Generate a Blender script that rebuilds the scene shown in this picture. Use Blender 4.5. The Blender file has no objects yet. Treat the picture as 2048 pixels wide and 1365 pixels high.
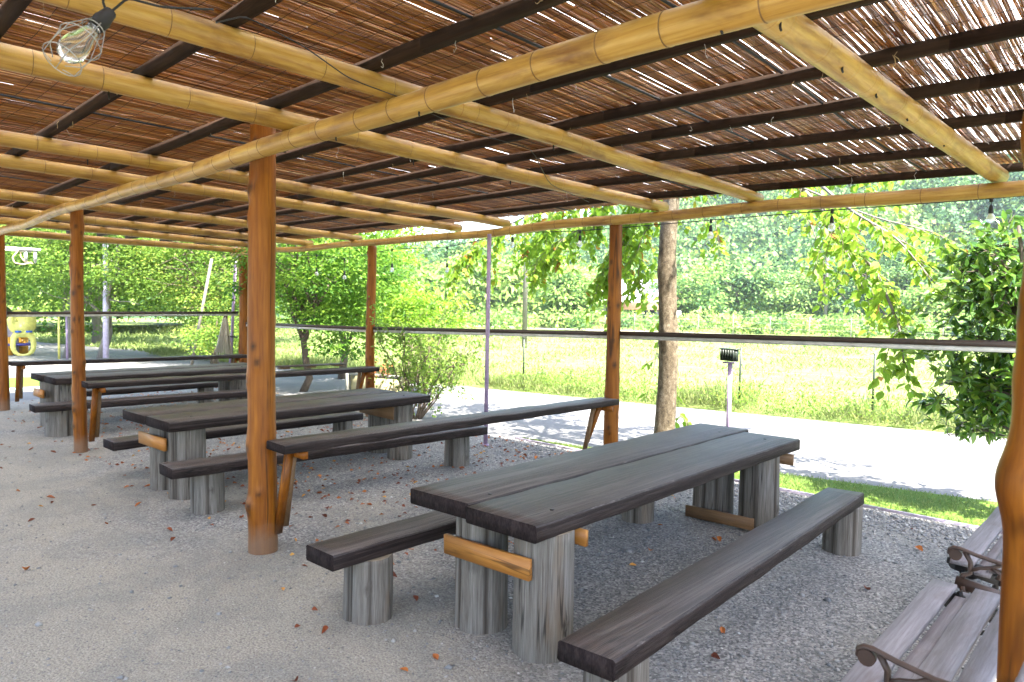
import bpy, math, random
import numpy as np
from mathutils import Vector, Matrix

sc = bpy.context.scene
col = sc.collection
R = math.radians
rnd = random.Random(7)
rng = np.random.default_rng(7)

# ---------------------------------------------------------------- camera
CAM = Vector((0, 0, 1.6))
YAW, PIT, ROLL, FOC = .7597, .0492, .0147, 1382.4
fw = Vector((-math.sin(YAW)*math.cos(PIT), math.cos(YAW)*math.cos(PIT), -math.sin(PIT)))
rt0 = Vector((math.cos(YAW), math.sin(YAW), 0)); up0 = rt0.cross(fw)
rt = rt0*math.cos(ROLL) + up0*math.sin(ROLL); upv = rt.cross(fw)
cd = bpy.data.cameras.new('camera'); cam = bpy.data.objects.new('camera', cd); col.objects.link(cam)
cd.sensor_width = 36; cd.lens = FOC/2048*36; cd.clip_start = .05; cd.clip_end = 3000
cam.matrix_world = Matrix(((rt.x, upv.x, -fw.x, CAM.x), (rt.y, upv.y, -fw.y, CAM.y), (rt.z, upv.z, -fw.z, CAM.z), (0, 0, 0, 1)))
cd.dof.use_dof = True; cd.dof.focus_distance = 4.2; cd.dof.aperture_fstop = 4.5
sc.camera = cam

# ---------------------------------------------------------------- light
SUN_EL = 62
w = bpy.data.worlds.new('World'); sc.world = w; w.use_nodes = True
nt = w.node_tree; nt.nodes.clear()
sky = nt.nodes.new('ShaderNodeTexSky'); sky.sky_type = 'NISHITA'; sky.sun_disc = False
sky.sun_elevation = R(SUN_EL); sky.sun_rotation = R(90); sky.dust_density = 2.0; sky.ozone_density = 1.0
bg = nt.nodes.new('ShaderNodeBackground'); bg.inputs[1].default_value = .15
wo = nt.nodes.new('ShaderNodeOutputWorld')
nt.links.new(sky.outputs[0], bg.inputs[0]); nt.links.new(bg.outputs[0], wo.inputs[0])
sd = bpy.data.lights.new('sun', 'SUN'); sd.energy = 4.9; sd.angle = R(.6); sd.color = (1, .95, .86)
sun = bpy.data.objects.new('sun', sd); col.objects.link(sun)
az = R(-2)
sdir = Vector((math.cos(az)*math.cos(R(SUN_EL)), math.sin(az)*math.cos(R(SUN_EL)), math.sin(R(SUN_EL))))
sun.rotation_euler = sdir.to_track_quat('Z', 'Y').to_euler(); sun.location = (0, 0, 30)
sc.view_settings.view_transform = 'Standard'; sc.view_settings.look = 'None'
sc.view_settings.exposure = 3.0; sc.view_settings.gamma = 1; sc.view_settings.use_curve_mapping = False
sc.render.engine = 'CYCLES'
sc.cycles.max_bounces = 8; sc.cycles.diffuse_bounces = 4; sc.cycles.transmission_bounces = 6
sc.cycles.transparent_max_bounces = 12; sc.cycles.caustics_reflective = False; sc.cycles.caustics_refractive = False
sc.cycles.use_denoising = True

# ---------------------------------------------------------------- materials
class N:
    def __init__(s, name):
        s.m = bpy.data.materials.new(name); s.m.use_nodes = True
        s.t = s.m.node_tree; s.t.nodes.clear()
        s.out = s.t.nodes.new('ShaderNodeOutputMaterial')
    def n(s, typ, **kw):
        a = s.t.nodes.new('ShaderNode'+typ)
        for k, v in kw.items():
            if k in a.inputs: a.inputs[k].default_value = v
            else: setattr(a, k, v)
        return a
    def l(s, a, b): s.t.links.new(a, b)
    def coords(s, scale, rand=True, warp=0):
        tc = s.n('TexCoord'); mp = s.n('Mapping'); mp.inputs['Scale'].default_value = scale
        s.l(tc.outputs['Object'], mp.inputs[0])
        if rand:
            oi = s.n('ObjectInfo'); mu = s.n('Math', operation='MULTIPLY'); mu.inputs[1].default_value = 37
            s.l(oi.outputs['Random'], mu.inputs[0]); s.l(mu.outputs[0], mp.inputs['Location'])
        return mp.outputs[0]
    def noise(s, vec, scale, detail=4, rough=.55, dist=0):
        a = s.n('TexNoise'); a.inputs['Scale'].default_value = scale; a.inputs['Detail'].default_value = detail
        a.inputs['Roughness'].default_value = rough; a.inputs['Distortion'].default_value = dist
        s.l(vec, a.inputs['Vector']); return a.outputs['Fac']
    def ramp(s, fac, stops):
        a = s.n('ValToRGB'); e = a.color_ramp.elements
        while len(e) < len(stops): e.new(.5)
        for i, (p, c) in enumerate(stops): e[i].position = p; e[i].color = (*c, 1) if len(c) == 3 else c
        s.l(fac, a.inputs[0]); return a.outputs[0]
    def mix(s, fac, a, b, mode='MIX'):
        x = s.n('Mix', data_type='RGBA', blend_type=mode)
        for k, v in ((0, fac), (6, a), (7, b)):
            if isinstance(v, (int, float)): x.inputs[k].default_value = v
            elif isinstance(v, tuple): x.inputs[k].default_value = (*v, 1) if len(v) == 3 else v
            else: s.l(v, x.inputs[k])
        return x.outputs[2]
    def bump(s, h, strength, dist=.01):
        b = s.n('Bump'); b.inputs['Strength'].default_value = strength; b.inputs['Distance'].default_value = dist
        s.l(h, b.inputs['Height']); return b.outputs[0]
    def pbr(s, color, rough=.7, normal=None, metal=0, spec=.4, **kw):
        p = s.n('BsdfPrincipled')
        for k, v in (('Base Color', color), ('Roughness', rough), ('Metallic', metal), ('Specular IOR Level', spec)):
            if isinstance(v, tuple): p.inputs[k].default_value = (*v, 1)
            elif isinstance(v, (int, float)): p.inputs[k].default_value = v
            else: s.l(v, p.inputs[k])
        for k, v in kw.items(): p.inputs[k].default_value = v
        if normal: s.l(normal, p.inputs['Normal'])
        s.l(p.outputs[0], s.out.inputs[0]); return p

def grain(name, cols, scale, fine=1., rough=.6, bump=.5, blotch=None, spec=.35, knot=False, dirt=False, cracks=False):
    n = N(name); v = n.coords(scale)
    f1 = n.noise(v, 1.0, 6, .65, .3); f2 = n.noise(v, 4.5*fine, 3, .6)
    mx = n.n('Math', operation='MULTIPLY_ADD'); mx.inputs[1].default_value = .45; n.l(f2, mx.inputs[0])
    m2 = n.n('Math', operation='MULTIPLY'); m2.inputs[1].default_value = .6; n.l(f1, m2.inputs[0]); n.l(m2.outputs[0], mx.inputs[2])
    c = n.ramp(mx.outputs[0], cols)
    if blotch:
        bc, bs, lo, hi = blotch
        bv = n.coords(bs); bf = n.noise(bv, 1, 4, .6, .4)
        k = n.ramp(bf, [(lo, (0, 0, 0)), (hi, (1, 1, 1))]); c = n.mix(k, c, bc)
    if cracks:
        cn = n.noise(n.coords(tuple(q*.55 for q in scale)), 1, 2, .5, .15); cm = n.noise(n.coords((3, 3, 3)), 1, 2)
        ck = n.ramp(cn, [(.478, (0, 0, 0)), (.494, (1, 1, 1)), (.502, (1, 1, 1)), (.518, (0, 0, 0))]); cz = n.ramp(cm, [(.45, (0, 0, 0)), (.58, (.8, .8, .8))])
        c = n.mix(n.mix(1.0, ck, cz, 'MULTIPLY'), c, tuple(q*.22 for q in cols[0][1]))
    if knot:
        at = n.n('Attribute', attribute_name='knot'); c = n.mix(at.outputs['Fac'], c, knot)
    if dirt:
        tc = n.n('TexCoord'); sp = n.n('SeparateXYZ'); n.l(tc.outputs['Object'], sp.inputs[0]); nz = n.noise(tc.outputs['Object'], 14, 4)
        q = n.n('Math', operation='MULTIPLY_ADD'); n.l(nz, q.inputs[0]); q.inputs[1].default_value = -.16; n.l(sp.outputs[2], q.inputs[2])
        c = n.mix(n.ramp(q.outputs[0], [(0, (.6, .6, .6)), (.12, (0, 0, 0))]), c, (.17, .12, .085))
    n.pbr(c, rough, n.bump(mx.outputs[0], bump, .004), spec=spec)
    return n.m
def flat(name, c, rough=.6, metal=0, bump=.1, var=.15, spec=.4):
    n = N(name); v = n.coords((14, 14, 14)); f = n.noise(v, 1, 5, .6)
    d = tuple(x*(1-var*1.6) for x in c); l_ = tuple(min(1, x*(1+var)) for x in c)
    n.pbr(n.ramp(f, [(.3, d), (.7, l_)]), rough, n.bump(f, bump, .003), metal, spec); return n.m

M = {}
DK = [(.33, (.010, .006, .005)), (.5, (.034, .023, .019)), (.68, (.090, .068, .058))]
M['stain_y'] = grain('stained_plank', DK, (48, .8, 48), 1.7, .52, 1.2, ((.135, .113, .106), (12, .6, 12), .54, .78), .45, cracks=True)
M['stain_shade'] = grain('stained_shade', [(.33, (.006, .004, .004)), (.5, (.018, .012, .011)), (.68, (.05, .037, .033))], (48, .8, 48), 1.7, .7, 1.2, None, .15, cracks=True)  # darker copy of the plank stain: shade on sides and undersides put into the colour
M['worn_edge'] = grain('worn_edge', [(.45, (.02, .015, .015)), (.6, (.05, .04, .038)), (.74, (.20, .18, .17))], (40, 6, 40), 1.5, .7, .6)
DE = [(.35, (.008, .006, .006)), (.5, (.019, .014, .014)), (.7, (.038, .028, .027))]
M['stain_dark'] = grain('dark_plank', DE, (40, 30, 14), 1, .85, .9, None, .05)  # plank ends get this near-black tone, their shade is in the base colour
M['batten'] = grain('dark_batten', [(.3, (.008, .004, .002)), (.5, (.018, .009, .005)), (.7, (.034, .017, .009))], (1.3, 30, 30), 1, .85, .5, None, .15)
M['log'] = grain('weathered_log', [(.34, (.045, .037, .030)), (.46, (.11, .095, .08)), (.6, (.17, .155, .138)), (.76, (.27, .25, .23))], (34, 34, 1.0), 1.6, .9, 1.6,
                 ((.16, .105, .06), (5, 5, 1.2), .56, .8), .2, knot=(.03, .022, .016), cracks=True)
M['log_end'] = grain('log_end_grain', [(.3, (.16, .12, .08)), (.7, (.34, .28, .2))], (12, 12, 12), 1, .9, .5)
M['post'] = grain('varnished_post', [(.3, (.075, .020, .0012)), (.5, (.175, .052, .0035)), (.72, (.29, .105, .010))], (13, 13, .8), 1, .42, .35,
                  ((.10, .026, .004), (3.5, 3.5, 1.3), .55, .8), .22, knot=(.022, .008, .003), dirt=True, cracks=True)
M['orange'] = grain('varnished_board', [(.3, (.22, .078, .012)), (.55, (.33, .135, .026)), (.75, (.42, .20, .045))], (1.5, 25, 25), 1, .5, .08, cracks=True)
M['brown_board'] = grain('brown_board', [(.3, (.10, .055, .025)), (.7, (.22, .12, .055))], (1.5, 25, 25), 1, .6, .4)
for ax, s in (('x', (.8, 22, 22)), ('y', (22, .8, 22))):
    b = (3, 12, 12) if ax == 'x' else (12, 3, 12)
    M['bamboo_'+ax] = grain('dry_bamboo_'+ax, [(.3, (.19, .088, .016)), (.5, (.37, .205, .043)), (.72, (.50, .33, .095))], s, 1, .42, .15,
                            ((.16, .068, .017), b, .49, .74), .45)
M['node'] = flat('bamboo_joint', (.15, .078, .028), .6)
M['scorch'] = flat('bamboo_scorch', (.26, .10, .015), .5)
M['string'] = flat('dark_twine', (.035, .022, .014), .9)
M['cord'] = flat('black_cord', (.012, .012, .014), .6)
M['tie'] = flat('pale_wire', (.5, .48, .44), .5)
M['straw'] = flat('straw_twine', (.42, .30, .16), .9)
M['rail_dark'] = flat('dark_rail', (.05, .032, .024), .5)
M['rail_pale'] = flat('pale_channel', (.52, .50, .47), .5)
M['purple'] = flat('lilac_paint', (.29, .21, .32), .45)
M['lilac_pale'] = flat('faded_lilac', (.42, .38, .52), .5)
M['lampbox'] = flat('lamp_housing', (.02, .028, .02), .4)
M['metal'] = flat('grey_metal', (.35, .35, .35), .4, .6)
M['white'] = flat('white_plastic', (.72, .72, .72), .4)
M['hose'] = flat('cream_hose', (.62, .45, .28), .5)
M['iron'] = flat('brown_cast_iron', (.055, .032, .024), .42, 0, .4)
M['iron_black'] = flat('black_iron', (.012, .011, .012), .5)
M['slat'] = grain('grey_slat', [(.3, (.10, .088, .092)), (.5, (.18, .165, .178)), (.72, (.27, .255, .275))], (24, 1.2, 24), 1, .65, .5,
                  ((.12, .09, .085), (8, 2, 8), .56, .75))
M['yellow'] = flat('yellow_plastic', (.68, .62, .16), .4)
M['orange_pl'] = flat('orange_plastic', (.75, .34, .03), .4)
M['blue_pl'] = flat('blue_plastic', (.03, .12, .45), .4)
M['navy_pl'] = flat('navy_plastic', (.06, .05, .25), .4)
M['red_pl'] = flat('red_plastic', (.55, .10, .08), .4)
M['white_pl'] = flat('pale_plastic', (.75, .78, .8), .4)
M['bristle'] = grain('pale_bristles', [(.3, (.3, .25, .18)), (.7, (.62, .56, .46))], (30, 30, 2))
M['cream_board'] = flat('cream_board', (.42, .38, .20), .6)
M['grey_frame'] = flat('grey_frame', (.22, .22, .19), .6)
M['house_wall'] = flat('house_wall', (.42, .38, .34), .8)
M['house_roof'] = flat('pale_roof', (.55, .55, .58), .5)
M['dark_win'] = flat('dark_window', (.04, .05, .06), .2)
M['concrete'] = flat('concrete', (.36, .35, .34), .85)
M['kerb'] = flat('lilac_kerb', (.30, .26, .31), .8)
M['bark'] = grain('mottled_bark', [(.38, (.022, .016, .010)), (.5, (.085, .062, .036)), (.6, (.15, .12, .08)), (.74, (.30, .27, .22))], (26, 26, 16), 1.4, .85, 1.0)
M['bark_dark'] = grain('dark_bark', [(.3, (.035, .026, .02)), (.7, (.13, .10, .075))], (25, 25, 4), 1, .9, .9)
M['bark_pale'] = grain('pale_bark', [(.3, (.08, .07, .058)), (.7, (.21, .19, .165))], (18, 18, 3), 1, .9, .8)
M['twig'] = flat('twig_bark', (.13, .095, .07), .8)

def glass():
    n = N('clear_bulb_glass'); p = n.pbr((.95, .97, .97), .04, spec=.5); p.inputs['Transmission Weight'].default_value = .9
    p.inputs['IOR'].default_value = 1.3; return n.m
M['glass'] = glass()
def frosted():
    n = N('frosted_bulb_glass'); p = n.pbr((.85, .85, .82), .25, spec=.5); p.inputs['Transmission Weight'].default_value = .55; return n.m
M['frost'] = frosted()

def reed():
    n = N('dried_reed'); at = n.n('Attribute', attribute_name='tint')
    v = n.coords((60, 2.2, 60), False); f = n.noise(v, 1, 3)
    c = n.ramp(at.outputs['Fac'], [(0, (.17, .055, .012)), (.45, (.42, .185, .045)), (.8, (.60, .33, .10)), (1, (.72, .50, .23))])
    c = n.mix(n.ramp(f, [(.4, (.55, .5, .45)), (.65, (1, 1, 1))]), (.10, .035, .015), c)
    p = n.pbr(c, .30, spec=.6); t = n.n('BsdfTranslucent'); n.l(c, t.inputs[0])
    ms = n.n('MixShader'); ms.inputs[0].default_value = .4
    n.l(p.outputs[0], ms.inputs[1]); n.l(t.outputs[0], ms.inputs[2]); n.l(ms.outputs[0], n.out.inputs[0]); return n.m
M['reed'] = reed()
def sheet():
    n = N('milky_sheet'); v = n.coords((1.5, 1.5, 1.5), False); f = n.noise(v, 1, 4)
    c = n.ramp(f, [(.3, (.84, .83, .82)), (.7, (.93, .93, .93))]); d = n.n('BsdfDiffuse'); t = n.n('BsdfTranslucent'); n.l(c, d.inputs[0]); n.l(c, t.inputs[0])
    ms = n.n('MixShader'); ms.inputs[0].default_value = .75; n.l(d.outputs[0], ms.inputs[1]); n.l(t.outputs[0], ms.inputs[2]); n.l(ms.outputs[0], n.out.inputs[0]); return n.m
M['sheet'] = sheet()
def leafmat(name, stops, trans=.55, rough=.5, spec=.35):
    n = N(name); at = n.n('Attribute', attribute_name='tint')
    c = n.ramp(at.outputs['Fac'], stops)
    p = n.pbr(c, rough, spec=spec); t = n.n('BsdfTranslucent')
    n.l(n.mix(.5, c, (.9, 1.0, .25), 'MULTIPLY'), t.inputs[0])
    g = n.n('Gamma'); n.l(c, g.inputs[0]); g.inputs[1].default_value = .82; n.l(g.outputs[0], t.inputs[0])
    ms = n.n('MixShader'); ms.inputs[0].default_value = trans
    n.l(p.outputs[0], ms.inputs[1]); n.l(t.outputs[0], ms.inputs[2]); n.l(ms.outputs[0], n.out.inputs[0]); return n.m
M['leaf_lime'] = leafmat('lime_leaf', [(0, (.06, .15, .010)), (.5, (.135, .26, .014)), (.94, (.23, .34, .022)), (.985, (.34, .27, .02)), (1, (.3, .12, .015))])
M['leaf_maple'] = leafmat('maple_leaf', [(0, (.03, .10, .01)), (.5, (.095, .21, .018)), (.95, (.19, .32, .03)), (1, (.26, .3, .03))])
M['leaf_mid'] = leafmat('mid_leaf', [(0, (.045, .115, .014)), (.5, (.13, .235, .026)), (.95, (.23, .33, .045)), (1, (.28, .3, .04))])
M['leaf_gloss'] = leafmat('glossy_leaf', [(0, (.014, .05, .01)), (.5, (.045, .12, .015)), (.8, (.11, .22, .025)), (1, (.2, .32, .03))], .3, .25, .6)
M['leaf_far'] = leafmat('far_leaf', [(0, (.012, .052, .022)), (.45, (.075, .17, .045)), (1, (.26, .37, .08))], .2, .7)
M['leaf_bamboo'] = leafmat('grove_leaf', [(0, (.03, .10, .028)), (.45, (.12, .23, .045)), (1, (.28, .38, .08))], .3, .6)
M['grass'] = leafmat('grass_blade', [(0, (.06, .12, .02)), (.5, (.13, .19, .04)), (1, (.26, .29, .10))], .35, .6)
M['dead_leaf'] = leafmat('dead_leaf', [(0, (.10, .022, .01)), (.4, (.22, .052, .014)), (.8, (.38, .12, .025)), (1, (.5, .26, .05))], .1, .7)
M['pebble'] = leafmat('pebble', [(0, (.09, .095, .105)), (.5, (.21, .21, .21)), (.9, (.36, .34, .31)), (1, (.5, .49, .47))], 0, .85)

def gravel():
    n = N('fine_gravel'); v = n.coords((1, 1, 1), False)
    big = n.noise(v, .55, 4, .6, .6); med = n.noise(v, 3.2, 5, .65); fine = n.noise(v, 95, 3, .7)
    vo = n.n('TexVoronoi'); vo.inputs['Scale'].default_value = 85; n.l(v, vo.inputs['Vector'])
    vo2 = n.n('TexVoronoi'); vo2.inputs['Scale'].default_value = 38; n.l(v, vo2.inputs['Vector'])
    sand = n.mix(n.ramp(fine, [(.35, (0, 0, 0)), (.65, (1, 1, 1))]), (.18, .163, .135), (.39, .355, .29))
    gr = n.ramp(vo.outputs['Color'], [(.1, (.07, .066, .063)), (.5, (.24, .228, .208)), (.9, (.48, .455, .42))])
    gr = n.mix(n.ramp(vo2.outputs['Distance'], [(.0, (0, 0, 0)), (.5, (.35, .35, .35))]), gr, (.12, .12, .13))
    sep = n.n('SeparateXYZ'); n.l(v, sep.inputs[0])
    # trodden sand down the aisle (small Y), loose stone between the tables and at the drip edge
    a1 = n.n('MapRange', interpolation_type='SMOOTHSTEP'); n.l(sep.outputs[1], a1.inputs[0])
    a1.inputs[1].default_value = .9; a1.inputs[2].default_value = 3.8; a1.inputs[3].default_value = .2; a1.inputs[4].default_value = -.13
    ad = n.n('Math', operation='ADD'); n.l(a1.outputs[0], ad.inputs[0]); n.l(big, ad.inputs[1])
    md = n.n('Math', operation='MULTIPLY_ADD'); n.l(med, md.inputs[0]); md.inputs[1].default_value = .45; n.l(ad.outputs[0], md.inputs[2])
    k = n.ramp(md.outputs[0], [(.62, (0, 0, 0)), (.92, (.85, .85, .85))])
    sp_ = n.noise(v, 42, 2, .5); 
    c = n.mix(k, gr, sand)
    c = n.mix(n.ramp(sp_, [(.30, (.55, .55, .55)), (.40, (0, 0, 0))]), c, (.09, .09, .10))
    c = n.mix(n.ramp(sp_, [(.66, (0, 0, 0)), (.74, (.5, .5, .5))]), c, (.5, .49, .46))
    c = n.mix(n.ramp(n.noise(v, 1.3, 5, .7, .8), [(.42, (.28, .28, .28)), (.55, (0, 0, 0))]), c, (.10, .11, .115))
    hb = n.n('Math', operation='MULTIPLY_ADD'); n.l(vo.outputs['Distance'], hb.inputs[0]); hb.inputs[1].default_value = -.8; n.l(fine, hb.inputs[2])
    n.pbr(c, .92, n.bump(hb.outputs[0], .75, .008), spec=.2); return n.m
M['gravel'] = gravel()
def soil(name, c1, c2, c3, s1, s2, bump=.3):
    n = N(name); v = n.coords((1, 1, 1), False); a = n.noise(v, s1, 5, .6, .5); b = n.noise(v, s2, 4, .7)
    c = n.mix(n.ramp(a, [(.35, (0, 0, 0)), (.65, (1, 1, 1))]), c1, c2); c = n.mix(n.ramp(b, [(.45, (0, 0, 0)), (.75, (1, 1, 1))]), c, c3)
    n.pbr(c, .9, n.bump(b, bump, .03), spec=.15); return n.m
M['asphalt'] = soil('pale_asphalt', (.135, .133, .135), (.165, .16, .158), (.20, .195, .19), .5, 45, .25)
M['lawn'] = soil('lawn', (.06, .12, .016), (.09, .155, .02), (.12, .165, .034), 2.5, 30)
M['field'] = soil('meadow', (.10, .15, .034), (.14, .18, .048), (.19, .21, .075), .25, 2.5)
M['hillside'] = soil('hill_ground', (.025, .06, .02), (.05, .09, .03), (.03, .07, .02), .05, .4)
M['dirt'] = soil('bank_earth', (.26, .22, .17), (.34, .30, .24), (.2, .24, .08), .3, 3)
M['teal'] = flat('faded_teal_paint', (.25, .42, .40), .8)

# ---------------------------------------------------------------- mesh helpers
def tag(o, label=None, cat=None, group=None, kind=None):
    if label: o['label'] = label
    if cat: o['category'] = cat
    if group: o['group'] = group
    if kind: o['kind'] = kind
    return o
def thing(name, loc, label, cat, group=None):
    o = bpy.data.objects.new(name, None); o.empty_display_size = .1; col.objects.link(o); o.location = loc
    o['wl'] = 0; del o['wl']
    return tag(o, label, cat, group)
def wloc(p):
    v = Vector((0, 0, 0))
    while p: v += p.location; p = p.parent
    return v
def raw(name, V, F, mats, parent=None, mi=None, smooth=False, attr=None, kind=None, loc=None):
    V = np.asarray(V, float).reshape(-1, 3)
    if parent is not None: V = V - np.array(wloc(parent))
    if loc is not None: V = V - np.array(loc)
    me = bpy.data.meshes.new(name); me.vertices.add(len(V)); me.vertices.foreach_set('co', V.ravel())
    if isinstance(F, np.ndarray):
        k = F.shape[1]; nf = len(F); me.loops.add(nf*k); me.loops.foreach_set('vertex_index', F.ravel().astype(np.int32))
        me.polygons.add(nf); me.polygons.foreach_set('loop_start', np.arange(0, nf*k, k, dtype=np.int32))
    else:
        nf = len(F); fl = [i for f in F for i in f]; me.loops.add(len(fl)); me.loops.foreach_set('vertex_index', fl)
        me.polygons.add(nf); st = np.cumsum([0]+[len(f) for f in F[:-1]]).astype(np.int32); me.polygons.foreach_set('loop_start', st)
    for m in (mats if isinstance(mats, (list, tuple)) else [mats]): me.materials.append(M[m])
    if mi is not None: me.polygons.foreach_set('material_index', np.asarray(mi, np.int32))
    if smooth: me.polygons.foreach_set('use_smooth', np.ones(nf, bool))
    if attr:
        for an, av in attr.items():
            a = me.attributes.new(an, 'FLOAT', 'POINT'); a.data.foreach_set('value', np.asarray(av, np.float32))
    me.update(); me.validate()
    o = bpy.data.objects.new(name, me); col.objects.link(o)
    if parent is not None: o.parent = parent
    if loc is not None: o.location = loc
    if kind: o['kind'] = kind
    return o
class MB:
    def __init__(s): s.v = []; s.f = []; s.mi = []; s.k = []
    def add(s, vs, fs, mi=0, k=None):
        b = len(s.v); s.v += [tuple(v) for v in vs]; s.f += [tuple(i+b for i in f) for f in fs]; s.mi += [mi]*len(fs)
        s.k += list(k) if k is not None else [0]*len(vs); return s
    def box(s, x0, x1, y0, y1, z0, z1, mi=0):
        return s.add([(x, y, z) for x in (x0, x1) for y in (y0, y1) for z in (z0, z1)],
                     [(0, 1, 3, 2), (4, 6, 7, 5), (0, 4, 5, 1), (2, 3, 7, 6), (0, 2, 6, 4), (1, 5, 7, 3)], mi)
    def bar(s, a, b, w_, h_, up=(0, 0, 1), mi=0):
        a = Vector(a); b = Vector(b); d = (b-a).normalized(); u = Vector(up); r = d.cross(u)
        if r.length < 1e-3: r = d.cross(Vector((1, 0, 0)))
        r.normalize(); u = r.cross(d)
        vs = [p + r*sx*w_/2 + u*sz*h_/2 for p in (a, b) for sx in (-1, 1) for sz in (-1, 1)]
        return s.add(vs, [(0, 1, 3, 2), (4, 6, 7, 5), (0, 4, 5, 1), (2, 3, 7, 6), (0, 2, 6, 4), (1, 5, 7, 3)], mi)
    def tube(s, pts, rad, n=8, mi=0, caps=True, rf=None, segmi=None, kf=None, capmi=None):
        pts = [Vector(p) for p in pts]; m = len(pts)
        rad = [rad]*m if isinstance(rad, (int, float)) else rad
        T = [(pts[min(i+1, m-1)]-pts[max(i-1, 0)]).normalized() for i in range(m)]
        u = T[0].cross(Vector((0, 0, 1)))
        if u.length < .05: u = Vector((1, 0, 0))
        u.normalize(); vs = []; ks = []
        for i in range(m):
            u = (u - T[i]*u.dot(T[i])).normalized(); v_ = T[i].cross(u)
            for j in range(n):
                a = 2*math.pi*j/n; r = rad[i]*(rf(i, a, pts[i]) if rf else 1)
                vs.append(pts[i] + u*math.cos(a)*r + v_*math.sin(a)*r); ks.append(kf(i, a, pts[i]) if kf else 0)
        b = len(s.v)
        for i in range(m-1):
            fs = [(i*n+j, i*n+(j+1) % n, (i+1)*n+(j+1) % n, (i+1)*n+j) for j in range(n)]
            s.f += [tuple(q+b for q in f) for f in fs]; s.mi += [(segmi[i] if segmi else mi)]*n
        s.v += [tuple(v) for v in vs]; s.k += ks
        if caps:
            cm = mi if capmi is None else capmi
            s.f.append(tuple(b+j for j in range(n))[::-1]); s.mi.append(cm)
            s.f.append(tuple(b+(m-1)*n+j for j in range(n))); s.mi.append(cm)
        return s
    def build(s, name, mats, parent=None, smooth=False, kind=None, loc=None):
        o = raw(name, s.v, s.f, mats, parent, s.mi, smooth, {'knot': s.k} if any(s.k) else None, kind, loc)
        if smooth:
            # caps stay flat
            fl = [len(f) <= 4 for f in s.f]; o.data.polygons.foreach_set('use_smooth', fl)
        return o
def copyobj(o, parent=None, loc=None, rot=None, scale=None):
    c = o.copy(); col.objects.link(c)
    if parent: c.parent = parent
    if loc is not None: c.location = loc
    if rot is not None: c.rotation_euler = rot
    if scale is not None: c.scale = scale
    return c

def wob(seed, amp, freq):
    r = random.Random(seed); ph = [(r.uniform(0, 6.28), r.uniform(.6, 1.6)*freq, r.uniform(.4, 1)*amp) for _ in range(4)]
    return lambda t: sum(a*math.sin(p+f*t) for p, f, a in ph)
def plank(p0, p1, w_, t_, seed=0, ch=.006, amp=.002, slant=(0, 0)):
    """plank along Y from p0 to p1 (centre of the top face), worn chamfered edges"""
    mb = MB(); p0 = Vector(p0); p1 = Vector(p1); L = (p1-p0).length; m = max(4, int(L/.09))
    prof = [(-1, -1, ch, 0), (-1, -1, 0, ch), (-1, 1, 0, -ch), (-1, 1, ch, 0), (1, 1, -ch, 0), (1, 1, 0, -ch), (1, -1, 0, ch), (1, -1, -ch, 0)]
    f = [wob(seed*17+i, amp, 5+i*.7) for i in range(16)]; r = random.Random(seed)
    vs = []
    for i in range(m+1):
        t = i/m; c = p0.lerp(p1, t)
        for q, (sx, sz, ox, oz) in enumerate(prof):
            x = sx*w_/2 + ox + f[q//2](t*L) + r.uniform(-.0012, .0012)
            z = (0 if sz > 0 else -t_) + oz + f[8+q//2](t*L)*.8 + r.uniform(-.0008, .0008)
            y = (slant[0] if i == 0 else slant[1] if i == m else 0)*x
            vs.append((c.x+x, c.y+y, c.z+z))
    fs = [tuple(range(8)), tuple(m*8+j for j in range(8))[::-1]]
    mi = [1, 1]
    for i in range(m):
        for j in range(8):
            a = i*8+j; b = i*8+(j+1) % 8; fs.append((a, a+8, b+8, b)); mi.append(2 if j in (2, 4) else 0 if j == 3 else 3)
    mb.v = vs; mb.f = fs; mb.mi = mi; mb.k = [0]*len(vs); return mb
def logleg(x, y, z0, z1, r, seed=0):
    mb = MB(); rr = random.Random(seed); n = 72; m = 14
    lob = [(rr.uniform(0, 6.28), k, rr.uniform(.01, .03)/k**.5) for k in (2, 3, 5)]
    cr = [(rr.uniform(3.2, 5.6), rr.uniform(.07, .14)), (rr.uniform(0, 6.28), rr.uniform(.06, .12)), (rr.uniform(3.2, 6.2), rr.uniform(.03, .06))]
    kn = (rr.uniform(-2.6, .2), rr.uniform(.25, .75))
    fl = rr.uniform(-.03, .05)
    H = z1-z0; zs = [z0-.03] + [z0+H*i/m for i in range(m+1)]
    def rf(i, a, p):
        v = 1+sum(A*math.sin(k*a+ph+p.z*1.2) for ph, k, A in lob) + fl*(1-(p.z-z0)/H)
        v += .012*math.sin(17*a+3*math.sin(p.z*5)) + .006*math.sin(31*a)
        for c, d in cr:
            da = abs((a-c+math.pi) % (2*math.pi)-math.pi); v -= d*max(0, 1-da/.13)
        q = ((a-kn[0]+math.pi) % (2*math.pi)-math.pi)*r; v += .05*math.exp(-(q*q+(p.z-z0-kn[1]*H)**2)/.0009)
        if i == 0: v *= .97
        return v
    def kf(i, a, p):
        k = 0
        for c, d in cr:
            da = abs((a-c+math.pi) % (2*math.pi)-math.pi); k = max(k, max(0, 1-da/.14)*.95)
        q = ((a-kn[0]+math.pi) % (2*math.pi)-math.pi)*r; d2 = (q*q+(p.z-z0-kn[1]*H)**2)
        k = max(k, .6*math.exp(-d2/.0005)); return k
    mb.tube([(x, y, z) for z in zs], r, n, rf=rf, kf=kf, capmi=1); return mb

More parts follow.
